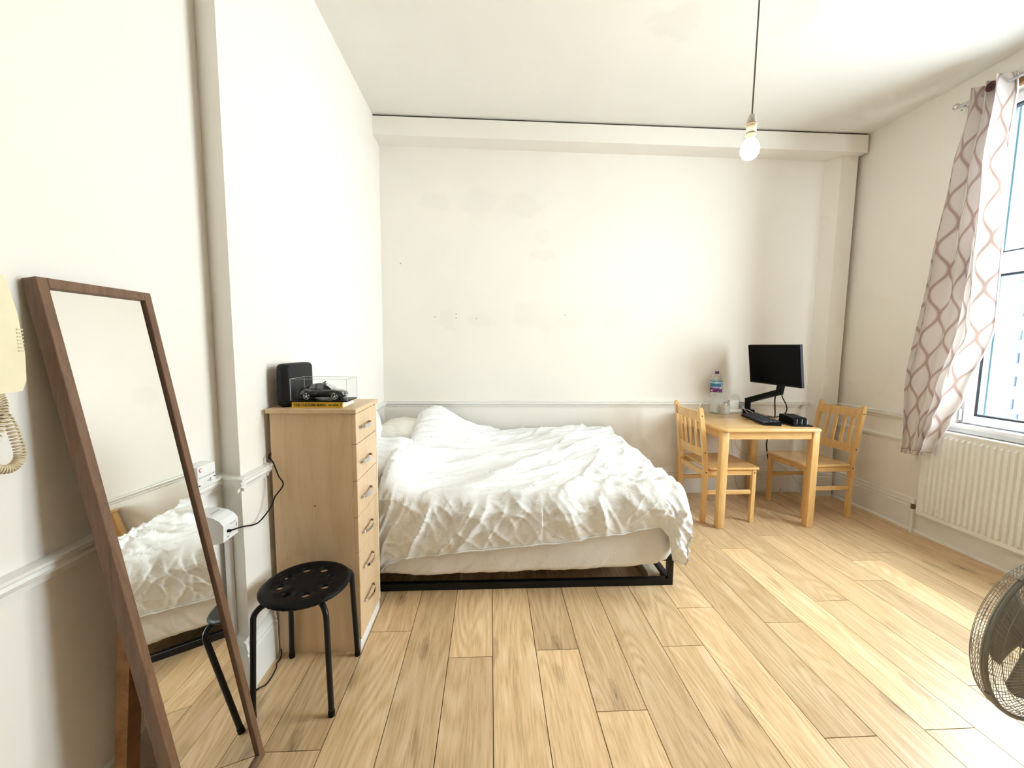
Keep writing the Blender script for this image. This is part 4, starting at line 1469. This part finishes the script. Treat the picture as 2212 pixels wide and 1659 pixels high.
def pillow(name, label, mat, c, size, rot):
    mb = MB()
    R_ = Matrix.Rotation(rot[2], 4, 'Z') @ Matrix.Rotation(rot[1], 4, 'Y') @ Matrix.Rotation(rot[0], 4, 'X')

    def half(sgn):
        def fn(u, v):
            a, b = u * 2 - 1, v * 2 - 1
            ed = (1 - abs(a) ** 2.6) * (1 - abs(b) ** 2.6)
            h = max(0, ed) ** 0.42 * 0.5
            pin = 1 - 0.06 * (1 - abs(a)) * abs(b) - 0.0
            w = 0.04 * noise.noise(Vector((a * 2.2, b * 2.2, c[1] * 3 + sgn))) + 0.03 * max(0, 1 - 2.5 * abs(noise.noise(Vector((a * 2 + b * 4, b * 1.2, c[1] * 5)))))
            return R_ @ Vector((a * size[0] / 2 * (1 - 0.05 * b * b), b * size[1] / 2 * (1 - 0.06 * a * a), sgn * size[2] * h * (1 + w * 2) + w * size[2] * (h > 0) * 0.3 * h)) + Vector(c)
        return fn
    mb.grid(half(1), 36, 40)
    mb.grid(half(-1), 36, 40)
    bmesh.ops.remove_doubles(mb.b, verts=mb.b.verts, dist=0.0008)
    o = mb.done(name, mat, None, 70)
    return tag(o, label, 'pillow', 'pillows at the head of the bed')


pillow('pillow', 'white pillow at the near side of the bed head, half under the duvet', M['pillow_w'], (-0.745, 2.74, 0.665), (0.44, 0.62, 0.235), (0.10, -0.12, 0.05))
pillow('pillow', 'cream pillow at the far side of the bed head by the back wall', M['pillow_c'], (-0.73, 3.42, 0.695), (0.46, 0.62, 0.27), (-0.02, -0.06, -0.03))
pillow('pillow', 'white pillow propped upright against the left wall behind the chest', M['pillow_w'], (-0.925, 3.08, 0.80), (0.34, 0.50, 0.14), (0, 1.35, 0))

# ------------------------------------------------------------------ table and chairs
tb = thing('dining_table', 'square lacquered pine table in the far corner', 'table', (2.225, 3.44, 0))
TX0, TX1, TY0, TY1, TZ = 1.815, 2.645, 3.020, 3.865, 0.826


def round_rect(x0, x1, y0, y1, r, n=6):
    out = []
    for cx_, cy_, a0 in ((x1 - r, y1 - r, 0), (x0 + r, y1 - r, PI / 2), (x0 + r, y0 + r, PI), (x1 - r, y0 + r, 1.5 * PI)):
        for i in range(n + 1):
            a = a0 + PI / 2 * i / n
            out.append((cx_ + r * math.cos(a), cy_ + r * math.sin(a)))
    return out


tt = MB()
layers = [(0.012, TZ - 0.028), (0.003, TZ - 0.024), (0.0, TZ - 0.014), (0.003, TZ - 0.004), (0.010, TZ)]
rings = [[tt.b.verts.new((x, y, z)) for x, y in round_rect(TX0 + i_, TX1 - i_, TY0 + i_, TY1 - i_, 0.045)] for i_, z in layers]
nR = len(rings[0])
for A, B in zip(rings, rings[1:]):
    for i in range(nR):
        tt.b.faces.new((A[i], A[(i + 1) % nR], B[(i + 1) % nR], B[i]))
tt.b.faces.new(rings[0][::-1])
tt.b.faces.new(rings[-1])
tt.done('table_top', M['pine_y'], tb, 40)
for (lx, ly) in ((1.863, 3.083), (2.612, 3.083), (1.863, 3.805), (2.600, 3.805)):
    MB().box(lx - 0.029, lx + 0.029, ly - 0.029, ly + 0.029, 0, TZ - 0.028, 0.006, 2).done('leg', M['pine'], tb)
for a in ((1.892, 2.583, 3.064, 3.086), (1.892, 2.571, 3.800, 3.822)):
    MB().box(*a, TZ - 0.092, TZ - 0.028, 0.002, 1).done('apron', M['pine_y'], tb)
for a in ((1.846, 1.868, 3.112, 3.776), (2.604, 2.626, 3.112, 3.776)):
    MB().box(*a, TZ - 0.092, TZ - 0.028, 0.002, 1).done('apron', M['pine'], tb)


def make_chair(label, loc, rz):
    t = thing('dining_chair', label, 'chair', loc, rz, 'pine dining chairs at the table')
    kw = dict(world=False)
    HW = 0.208
    XRR, XF = -0.212, 0.205

    def lean(z):
        return XRR if z < 0.47 else XRR - 0.070 * ((z - 0.47) / 0.505) ** 1.15
    for sg in (-1, 1):
        # rear post
        zz = [0, 0.2, 0.47, 0.56, 0.66, 0.76, 0.86, 0.945]
        fr = [(lean(z) + (0.018 if z < 0.9 else 0.017), z) for z in zz]
        bkk = [(lean(z) - 0.018, z) for z in zz]
        tip = [(lean(0.975) + 0.017 * math.cos(a), 0.953 + 0.024 * math.sin(a)) for a in [PI * i / 8 for i in range(1, 8)]]
        poly = fr + tip + bkk[::-1]
        mb = MB().prism(poly, 'y', sg * HW - 0.0155, sg * HW + 0.0155)
        post = mb.done('rear_leg', M['pine'], t, 30, **kw)
        for z in (0.905, 0.600, 0.435):
            MB().cyl((lean(z), sg * (HW + 0.0150), z), (lean(z), sg * (HW + 0.0172), z), 0.0055, n=10).done('screw', M['ink'], post, 30, **kw)
        mb = MB().box(XF - 0.018, XF + 0.018, sg * HW - 0.0155, sg * HW + 0.0155, 0, 0.452, 0.003, 1)
        leg = mb.done('front_leg', M['pine'], t, 30, **kw)
        MB().cyl((XF, sg * (HW + 0.0150), 0.428), (XF, sg * (HW + 0.0172), 0.428), 0.0055, n=10).done('screw', M['ink'], leg, 30, **kw)
        MB().box(XRR + 0.018, XF - 0.018, sg * HW - 0.009, sg * HW + 0.009, 0.408, 0.450, 0.002, 1).done('side_apron', M['pine_y'], t, 30, **kw)
        MB().box(XRR + 0.018, XF - 0.018, sg * HW - 0.009, sg * HW + 0.009, 0.245, 0.280, 0.002, 1).done('stretcher', M['pine_y'], t, 30, **kw)
    MB().box(XF - 0.009, XF + 0.009, -HW + 0.016, HW - 0.016, 0.408, 0.450, 0.002, 1).done('front_apron', M['pine'], t, 30, **kw)
    MB().box(XRR - 0.009, XRR + 0.009, -HW + 0.016, HW - 0.016, 0.395, 0.440, 0.002, 1).done('rear_apron', M['pine'], t, 30, **kw)
    # seat, slightly dished, bull-nosed
    sm_ = MB()
    lay = [(0.010, 0.452), (0.0, 0.460), (0.0, 0.468), (0.008, 0.476)]
    rg = [[sm_.b.verts.new((x, y, z)) for x, y in round_rect(XRR + 0.024 + i_, XF + 0.042 - i_, -HW - 0.028 + i_, HW + 0.028 - i_, 0.022, 4)] for i_, z in lay]
    nn_ = len(rg[0])
    for A, B in zip(rg, rg[1:]):
        for i in range(nn_):
            sm_.b.faces.new((A[i], A[(i + 1) % nn_], B[(i + 1) % nn_], B[i]))
    sm_.b.faces.new(rg[0][::-1])
    inner = [[sm_.b.verts.new((x, y, z)) for x, y in round_rect(XRR + 0.024 + i_, XF + 0.042 - i_, -HW - 0.028 + i_, HW + 0.028 - i_, 0.022, 4)] for i_, z in ((0.05, 0.474), (0.10, 0.470))]
    for A, B in ((rg[-1], inner[0]), (inner[0], inner[1])):
        for i in range(nn_):
            sm_.b.faces.new((A[i], A[(i + 1) % nn_], B[(i + 1) % nn_], B[i]))
    sm_.b.faces.new(inner[1])
    sm_.done('seat', M['pine_y'], t, 35, **kw)

    def rail(name, z0, z1, bow):
        mb = MB()
        n = 12
        g2 = []
        for i in range(n + 1):
            q = i / n
            y = lerp(-HW + 0.0155, HW - 0.0155, q)
            b_ = -bow * (1 - (2 * q - 1) ** 2)
            g2.append([mb.b.verts.new((lean(z) + b_ + o, y, z)) for z, o in ((z0, -0.010), (z1, -0.010), (z1, 0.010), (z0, 0.010))])
        for A, B in zip(g2, g2[1:]):
            for k in range(4):
                mb.b.faces.new((A[k], A[(k + 1) % 4], B[(k + 1) % 4], B[k]))
        mb.b.faces.new(g2[0])
        mb.b.faces.new(g2[-1][::-1])
        mb.done(name, M['pine'], t, 30, **kw)
    rail('top_rail', 0.865, 0.942, 0.022)
    rail('lower_rail', 0.560, 0.628, 0.022)
    for y in (-0.122, -0.041, 0.041, 0.122):
        b_ = -0.022 * (1 - (y / HW) ** 2)
        mb = MB()
        A = [mb.b.verts.new((lean(0.624) + b_ + dx, y + dy, 0.624)) for dx, dy in ((-0.006, -0.0135), (0.006, -0.0135), (0.006, 0.0135), (-0.006, 0.0135))]
        B = [mb.b.verts.new((lean(0.868) + b_ + dx, y + dy, 0.868)) for dx, dy in ((-0.006, -0.0135), (0.006, -0.0135), (0.006, 0.0135), (-0.006, 0.0135))]
        for k in range(4):
            mb.b.faces.new((A[k], A[(k + 1) % 4], B[(k + 1) % 4], B[k]))
        mb.b.faces.new(A[::-1])
        mb.b.faces.new(B)
        mb.done('slat', M['pine'], t, 30, **kw)
    return t


make_chair('pine slatted chair pushed under the table on the bed side', (1.985, 3.385, 0), math.radians(0.5))
make_chair('pine slatted chair on the radiator side of the table by the pier', (2.895, 3.455, 0), math.radians(183))

# ------------------------------------------------------------------ on the table
mon = thing('monitor', 'black flat monitor on a desk arm turned towards the bed', 'monitor', (2.45, 3.40, TZ))
mc, myaw, mpit, mwid = Vector((2.452, 3.40, 1.314)), -1.495, -0.132, 0.585
u_ = Vector((math.cos(myaw), math.sin(myaw), 0))
n_v = Vector((math.sin(myaw), -math.cos(myaw), 0))
v_up = Vector((0, 0, math.cos(mpit))) - n_v * math.sin(mpit)
w_n = u_.cross(v_up)
NM = Matrix(((u_.x, v_up.x, w_n.x, mc.x), (u_.y, v_up.y, w_n.y, mc.y), (u_.z, v_up.z, w_n.z, mc.z), (0, 0, 0, 1)))
mh = mwid * 0.325 / 0.54
MB().box(-mwid / 2, mwid / 2, -mh / 2, mh / 2, -0.028, 0.0, 0.003, 1, NM).done('casing', M['black_plastic'], mon)
MB().box(-mwid / 2 + 0.006, mwid / 2 - 0.006, -mh / 2 + 0.014, mh / 2 - 0.006, -0.001, 0.0012, 0, 1, NM).done('screen', M['screen'], mon, 0)
MB().box(-mwid * 0.3, mwid * 0.3, -mh * 0.3, mh * 0.3, -0.05, -0.027, 0.01, 2, NM).done('rear_housing', M['black_plastic'], mon)
arm = thing('monitor_mount', 'black jointed desk arm clamped to the back of the table', 'monitor arm', (2.52, 3.79, TZ))
a1 = MB()
a1.box(2.475, 2.575, 3.775, 3.845, TZ, TZ + 0.035, 0.006, 2)
a1.done('clamp', M['black_plastic'], arm)
a2 = MB()
a2.cyl((2.515, 3.80, TZ + 0.035), (2.515, 3.80, 0.955), 0.026, n=18)
a2.done('post', M['black_plastic'], arm)


def beam(mb, p0, p1, w, h):
    p0, p1 = Vector(p0), Vector(p1)
    d = (p1 - p0).normalized()
    s_ = Vector((0, 0, 1)).cross(d)
    s_ = s_.normalized() if s_.length > 1e-4 else Vector((1, 0, 0))
    up = d.cross(s_)
    r = [[mb.b.verts.new(p + s_ * a * w / 2 + up * b * h / 2) for a, b in ((-1, -1), (1, -1), (1, 1), (-1, 1))] for p in (p0, p1)]
    for k in range(4):
        mb.b.faces.new((r[0][k], r[0][(k + 1) % 4], r[1][(k + 1) % 4], r[1][k]))
    mb.b.faces.new(r[0][::-1])
    mb.b.faces.new(r[1])
    return mb


beam(MB(), (2.512, 3.815, 0.945), (2.560, 3.43, 1.075), 0.040, 0.048).done('lower_arm', M['black_plastic'], arm, 0)
beam(MB(), (2.560, 3.44, 1.055), (2.557, 3.40, 1.21), 0.042, 0.040).done('upper_arm', M['black_plastic'], arm, 0)
a3 = MB()
a3.cyl((2.507, 3.398, 1.25), (2.575, 3.40, 1.235), 0.030, n=16)
a3.box(2.535, 2.58, 3.375, 3.425, 1.18, 1.26, 0.006, 2)
a3.done('tilt_head', M['black_plastic'], arm)

mcab = MB()
mcab.tube(smooth_path([(2.520, 3.41, 1.17), (2.543, 3.45, 1.12), (2.582, 3.52, 1.0), (2.610, 3.55, 0.91), (2.652, 3.60, 0.84), (2.668, 3.64, 0.78), (2.69, 3.72, 0.62), (2.72, 3.78, 0.52), (2.735, 3.78, 0.42), (2.75, 3.77, 0.33), (2.765, 3.77, 0.30), (2.775, 3.775, 0.33)], 8), 0.0052, 8)
tag(mcab.done('monitor_cable', M['black_plastic']), 'thick black cable dropping from the monitor behind the table', 'cable')
mcab = MB()
mcab.tube(smooth_path([(2.535, 3.40, 1.16), (2.550, 3.41, 1.10), (2.575, 3.42, 1.03), (2.620, 3.43, 0.965), (2.632, 3.43, 0.915), (2.610, 3.44, 0.865), (2.57, 3.48, 0.842), (2.52, 3.53, 0.836), (2.47, 3.56, 0.834), (2.42, 3.60, 0.834)], 8), 0.0046, 8)
tag(mcab.done('monitor_cable', M['black_plastic']), 'looped black cable curving from the monitor down to the keyboard', 'cable')

kb = thing('keyboard', 'black keyboard lying lengthwise on the pine table', 'keyboard', (2.36, 3.385, TZ), math.radians(-13))
kx, ky = 0.070, 0.235
kbm = MB()
kbm.prism([(-kx, 0.002), (kx, 0.002), (kx, 0.026), (kx - 0.006, 0.030), (-kx + 0.006, 0.018), (-kx, 0.013)], 'y', -ky, ky)
kbm.done('keyboard_base', M['black_plastic'], kb, 0, world=False)
key_me = None
rows, cols = 5, 15
for r in range(rows):
    for c_ in range(cols):
        x = -kx + 0.017 + r * 0.0265
        y = -ky + 0.020 + c_ * 0.0310
        z = 0.0175 + (x + kx) * 0.088
        if key_me is None:
            o = MB().box(-0.0112, 0.0112, -0.0135, 0.0135, 0.0, 0.008, 0.0015, 1).done('key', M['key'], kb, 0, world=False)
            key_me = o
        else:
            o = key_me.copy()
            COL.objects.link(o)
            o.parent = kb
        o.location = Vector((x, y, z)) * S
for i in range(4):
    MB().box(-kx + 0.012 + i * 0.026, -kx + 0.022 + i * 0.026, -ky + 0.014, -ky + 0.026, 0.0265 + i * 0.0023, 0.0272 + i * 0.0023).done('key_legend', M['keylight'], kb, 0, world=False)

dk = thing('charging_dock', 'black vertical-slot stand at the front right of the table', 'stand', (2.545, 3.235, TZ), math.radians(-6))
MB().box(-0.080, 0.085, -0.125, 0.125, 0.0, 0.010, 0.003, 1).done('base_plate', M['black_plastic'], dk, 30, world=False)
for i, x in enumerate((-0.058, -0.018, 0.022)):
    p = MB()
    p.prism([(-0.095, 0.010), (0.10, 0.010), (0.10, 0.066), (0.085, 0.074), (-0.075, 0.066), (-0.095, 0.056)], 'x', x, x + 0.030)
    p.done('divider', M['black_plastic'], dk, 0, world=False)
    MB().box(x + 0.028, x + 0.0315, -0.0965, -0.0945, 0.014, 0.056).done('divider_edge', M['keylight'], dk, 0, world=False)

# bottle
bt = thing('water_bottle', 'empty clear plastic bottle with a blue and purple label', 'bottle', (2.185, 3.795, TZ))
bpz = [(0.040, 0.0), (0.050, 0.006), (0.052, 0.030), (0.050, 0.070), (0.047, 0.100), (0.046, 0.130), (0.048, 0.150), (0.053, 0.170), (0.054, 0.195), (0.053, 0.204), (0.053, 0.318), (0.052, 0.330), (0.046, 0.350), (0.034, 0.366), (0.020, 0.376), (0.0165, 0.380), (0.0165, 0.384)]
bb = MB()
ribbed = []
for (r0, z0), (r1, z1) in zip(bpz, bpz[1:]):
    for k in range(3):
        t = k / 3
        z = lerp(z0, z1, t)
        r = lerp(r0, r1, t) + (0.0012 * math.sin(z * 260) if z < 0.21 else 0)
        ribbed.append((r, z))
ribbed.append(bpz[-1])
bb.lathe([(r, z + TZ) for r, z in ribbed], (2.185, 3.795, 0), 32)
bb.done('bottle_body', M['pet'], bt)
lb = MB()
gl_ = []
for z in (0.208, 0.262, 0.316):
    gl_.append([lb.b.verts.new((2.185 + 0.0542 * math.cos(2 * PI * i / 32), 3.795 + 0.0542 * math.sin(2 * PI * i / 32), TZ + z)) for i in range(32)])
for A, B in zip(gl_, gl_[1:]):
    for i in range(32):
        lb.b.faces.new((A[i], A[(i + 1) % 32], B[(i + 1) % 32], B[i]))
lb.done('label', M['label'], bt)
MB().lathe([(0.0185, TZ + 0.382), (0.0185, TZ + 0.404), (0.0165, TZ + 0.407), (0.0, TZ + 0.407)], (2.185, 3.795, 0), 24).done('cap', M['purple'], bt)
gs = MB()
gx, gy_ = 2.225, 3.690
gs.lathe([(0.0, TZ + 0.0), (0.036, TZ + 0.0), (0.044, TZ + 0.100), (0.0425, TZ + 0.100), (0.035, TZ + 0.008), (0.0, TZ + 0.008)], (gx, gy_, 0), 28)
tag(gs.done('drinking_glass', M['glassware']), 'clear drinking glass in front of the plastic bottle', 'glass')

ps = thing('power_strip', 'white power strip at the back edge of the table', 'power strip', (2.385, 3.83, TZ))
MB().box(2.295, 2.475, 3.808, 3.858, TZ, TZ + 0.034, 0.005, 2).done('strip_body', M['white_plastic'], ps)
pl = thing('charger', 'large white charger block plugged into the power strip', 'charger', (2.39, 3.825, TZ + 0.034))
MB().box(2.335, 2.430, 3.805, 3.850, TZ + 0.034, TZ + 0.122, 0.006, 2).done('block', M['white_plastic'], pl)
MB().box(2.352, 2.368, 3.82, 3.835, TZ + 0.122, TZ + 0.137, 0.002, 1).done('cable_plug', M['white_plastic'], pl)
p2 = thing('small_plug', 'small white plug beside the large charger block', 'plug', (2.315, 3.83, TZ + 0.034))
MB().box(2.298, 2.330, 3.815, 3.85, TZ + 0.034, TZ + 0.068, 0.004, 2).done('plug_base', M['white_plastic'], p2)
MB().box(2.304, 2.324, 3.822, 3.84, TZ + 0.068, TZ + 0.092, 0.004, 2).done('plug_top', M['white_plastic'], p2)
wc = MB()
wc.tube(smooth_path([(2.360, 3.827, TZ + 0.136), (2.365, 3.825, TZ + 0.165), (2.395, 3.82, TZ + 0.180), (2.430, 3.815, TZ + 0.150), (2.438, 3.80, TZ + 0.10), (2.445, 3.77, TZ + 0.06), (2.46, 3.70, TZ + 0.012), (2.475, 3.62, TZ + 0.010), (2.46, 3.55, TZ + 0.030), (2.452, 3.50, TZ + 0.042)], 8), 0.0022, 7)
tag(wc.done('charger_cable', plain('grey_white_cable', (0.55, 0.54, 0.51, 1), 0.5)), 'thin pale cable arching from the charger to the keyboard', 'cable')
wc = MB()
wc.tube(smooth_path([(2.445, 3.79, TZ + 0.050), (2.46, 3.72, TZ + 0.045), (2.49, 3.66, TZ + 0.02), (2.51, 3.60, TZ + 0.004), (2.50, 3.53, TZ + 0.004), (2.46, 3.585, TZ + 0.004), (2.42, 3.66, TZ + 0.004), (2.39, 3.72, TZ + 0.006)], 8), 0.0022, 7)
tag(wc.done('charger_cable', plain('white_cable', (0.74, 0.73, 0.70, 1), 0.5)), 'white cable coiled on the table beside the arm clamp', 'cable')
tag(MB().box(2.47, 2.505, 3.72, 3.745, TZ, TZ + 0.012, 0.004, 2).done('cable_connector', M['white_plastic']), 'small white cable connector lying in front of the power strip', 'connector')
tg = MB()
tg.tube(smooth_path([(1.985, 3.80, TZ + 0.004), (2.02, 3.79, TZ + 0.03), (2.04, 3.80, TZ + 0.09), (2.06, 3.81, TZ + 0.12)], 6), 0.004, 8)
tag(tg.done('white_stylus', M['white_plastic']), 'short white plastic stick standing behind the left chair back', 'stick')
hc = MB()
hc.tube(smooth_path([(2.40, 3.868, 0.80), (2.41, 3.86, 0.55), (2.43, 3.855, 0.38), (2.46, 3.85, 0.20), (2.50, 3.84, 0.05), (2.62, 3.82, 0.006), (2.74, 3.78, 0.005), (2.88, 3.80, 0.012), (2.94, 3.83, 0.05)], 8), 0.0026, 6)
tag(hc.done('mains_cable', plain('grey_cable', (0.40, 0.39, 0.36, 1), 0.5)), 'thin grey cable hanging behind the table down to the floor', 'cable')
hc = MB()
hc.tube(smooth_path([(2.42, 3.868, 0.80), (2.45, 3.86, 0.52), (2.54, 3.85, 0.41), (2.66, 3.845, 0.372), (2.77, 3.845, 0.385), (2.85, 3.85, 0.33), (2.96, 3.85, 0.26), (3.04, 3.84, 0.19), (3.10, 3.82, 0.10)], 8), 0.0026, 6)
tag(hc.done('mains_cable', plain('pale_grey_cable', (0.48, 0.46, 0.42, 1), 0.5)), 'thin pale cable sagging across the wall behind the right chair', 'cable')

# ------------------------------------------------------------------ fan
fc_ = Vector((1.602, 0.999, 0.632))
faz = 0.122
fn_ = Vector((math.sin(faz), -math.cos(faz), 0.0))
fx_ = Vector((math.cos(faz), math.sin(faz), 0.0))
fz_ = Vector((0, 0, 1))
RF = 0.238
fan = thing('pedestal_fan', 'grey pedestal fan with wire cage at the right edge', 'fan', (fc_.x, fc_.y, 0))


def fp(r, a, d):
    return fc_ + fx_ * (r * math.cos(a)) + fz_ * (r * math.sin(a)) + fn_ * d


rim = MB()
rim.tube([fp(RF, 2 * PI * i / 72, 0.0) for i in range(72)], 0.0058, 8, True)
rim.done('front_rim', M['fan_rim'], fan)
rim = MB()
rim.tube([fp(RF + 0.002, 2 * PI * i / 72, -0.008) for i in range(72)], 0.0035, 6, True)
rim.done('rear_rim', M['fan'], fan)
for a in (2.15, 3.75, 0.6, 5.3):
    m3 = MB()
    m3.tube([fp(RF + 0.004, a - 0.05, -0.004), fp(RF + 0.007, a, -0.004), fp(RF + 0.004, a + 0.05, -0.004)], 0.008, 8)
    m3.done('rim_clip', M['fan'], fan)
fg = MB()
NW = 96
for i in range(NW):
    a = 2 * PI * i / NW
    fg.tube([fp(lerp(0.055, RF, t), a + 0.55 * (1 - t), 0.030 * (1 - (lerp(0.055, RF, t) / RF) ** 2.2)) for t in [k / 7 for k in range(8)]], 0.00075, 4)
for r in (0.10, 0.15, 0.195, 0.22):
    fg.tube([fp(r, 2 * PI * i / 60, 0.030 * (1 - (r / RF) ** 2.2) - 0.001) for i in range(60)], 0.0011, 5, True)
tag(fg.done('front_grille', M['fan'], fan), kind='stuff')
fb = MB()
for i in range(NW):
    a = 2 * PI * i / NW
    path = [(1.0, -0.004), (1.003, -0.012), (1.002, -0.022), (0.985, -0.034), (0.92, -0.046), (0.72, -0.058), (0.28, -0.068)]
    fb.tube([fp(RF * r, a - 0.35 * (1 - r), d) for r, d in path], 0.00075, 4)
for r, d in ((1.003, -0.010), (1.003, -0.016), (1.002, -0.022), (0.994, -0.029), (0.975, -0.037), (0.93, -0.045), (0.85, -0.052), (0.7, -0.059), (0.5, -0.064)):
    fb.tube([fp(RF * r, 2 * PI * i / 72, d) for i in range(72)], 0.0008, 4, True)
tag(fb.done('rear_cage', M['fan'], fan), kind='stuff')
cap = MB()
cap.b.verts.ensure_lookup_table()
gcap = [[cap.b.verts.new(fp(r, 2 * PI * i / 32, d)) for i in range(32)] for r, d in ((0.058, 0.026), (0.057, 0.033), (0.045, 0.038), (0.02, 0.040))]
for A, B in zip(gcap, gcap[1:]):
    for i in range(32):
        cap.b.faces.new((A[i], A[(i + 1) % 32], B[(i + 1) % 32], B[i]))
cap.b.faces.new(gcap[-1])
cap.b.faces.new(gcap[0][::-1])
cap.done('badge', M['fan'], fan)
for k in range(3):
    a0 = 2 * PI * k / 3 + math.radians(146)

    def bl(u, v, a0=a0):
        r = lerp(0.03, 0.198, v)
        a = a0 + lerp(1.0, 1.42, v) * (u - 0.5) + 0.25 * v
        edge = 1 - 0.16 * (2 * u - 1) ** 4 * v
        return fp(r * edge, a, -0.024 + 0.022 * (u - 0.5))
    m4 = MB()
    m4.grid(bl, 12, 10)
    bo = m4.done('blade', M['fan_blade'], fan, 60)
    md = bo.modifiers.new('thickness', 'SOLIDIFY')
    md.thickness = 0.003
m5 = MB()
m5.cyl(fp(0, 0, -0.008), fp(0, 0, -0.045), 0.035, n=20)
m5.done('hub', M['fan_blade'], fan)
m5 = MB()
m5.cyl(fp(0, 0, -0.045), fp(0, 0, -0.095), 0.055, 0.045, n=24)
m5.done('motor_housing', M['fan'], fan)
pc_ = fc_ + fn_ * 0.02 + fx_ * 0.12
m5 = MB()
m5.tube(smooth_path([(pc_.x, pc_.y, 0.02), (pc_.x, pc_.y, 0.40), (pc_.x, pc_.y + 0.05, 0.52), (pc_.x - 0.03, pc_.y + 0.10, 0.60), fp(0.02, 0, -0.085)], 6), 0.014, 16)
m5.done('pole', M['fan'], fan)
m5 = MB()
m5.lathe([(0.15, 0.0), (0.15, 0.012), (0.11, 0.022), (0.03, 0.035), (0.022, 0.07)], (pc_.x, pc_.y, 0), 36)
m5.done('base', M['fan'], fan)
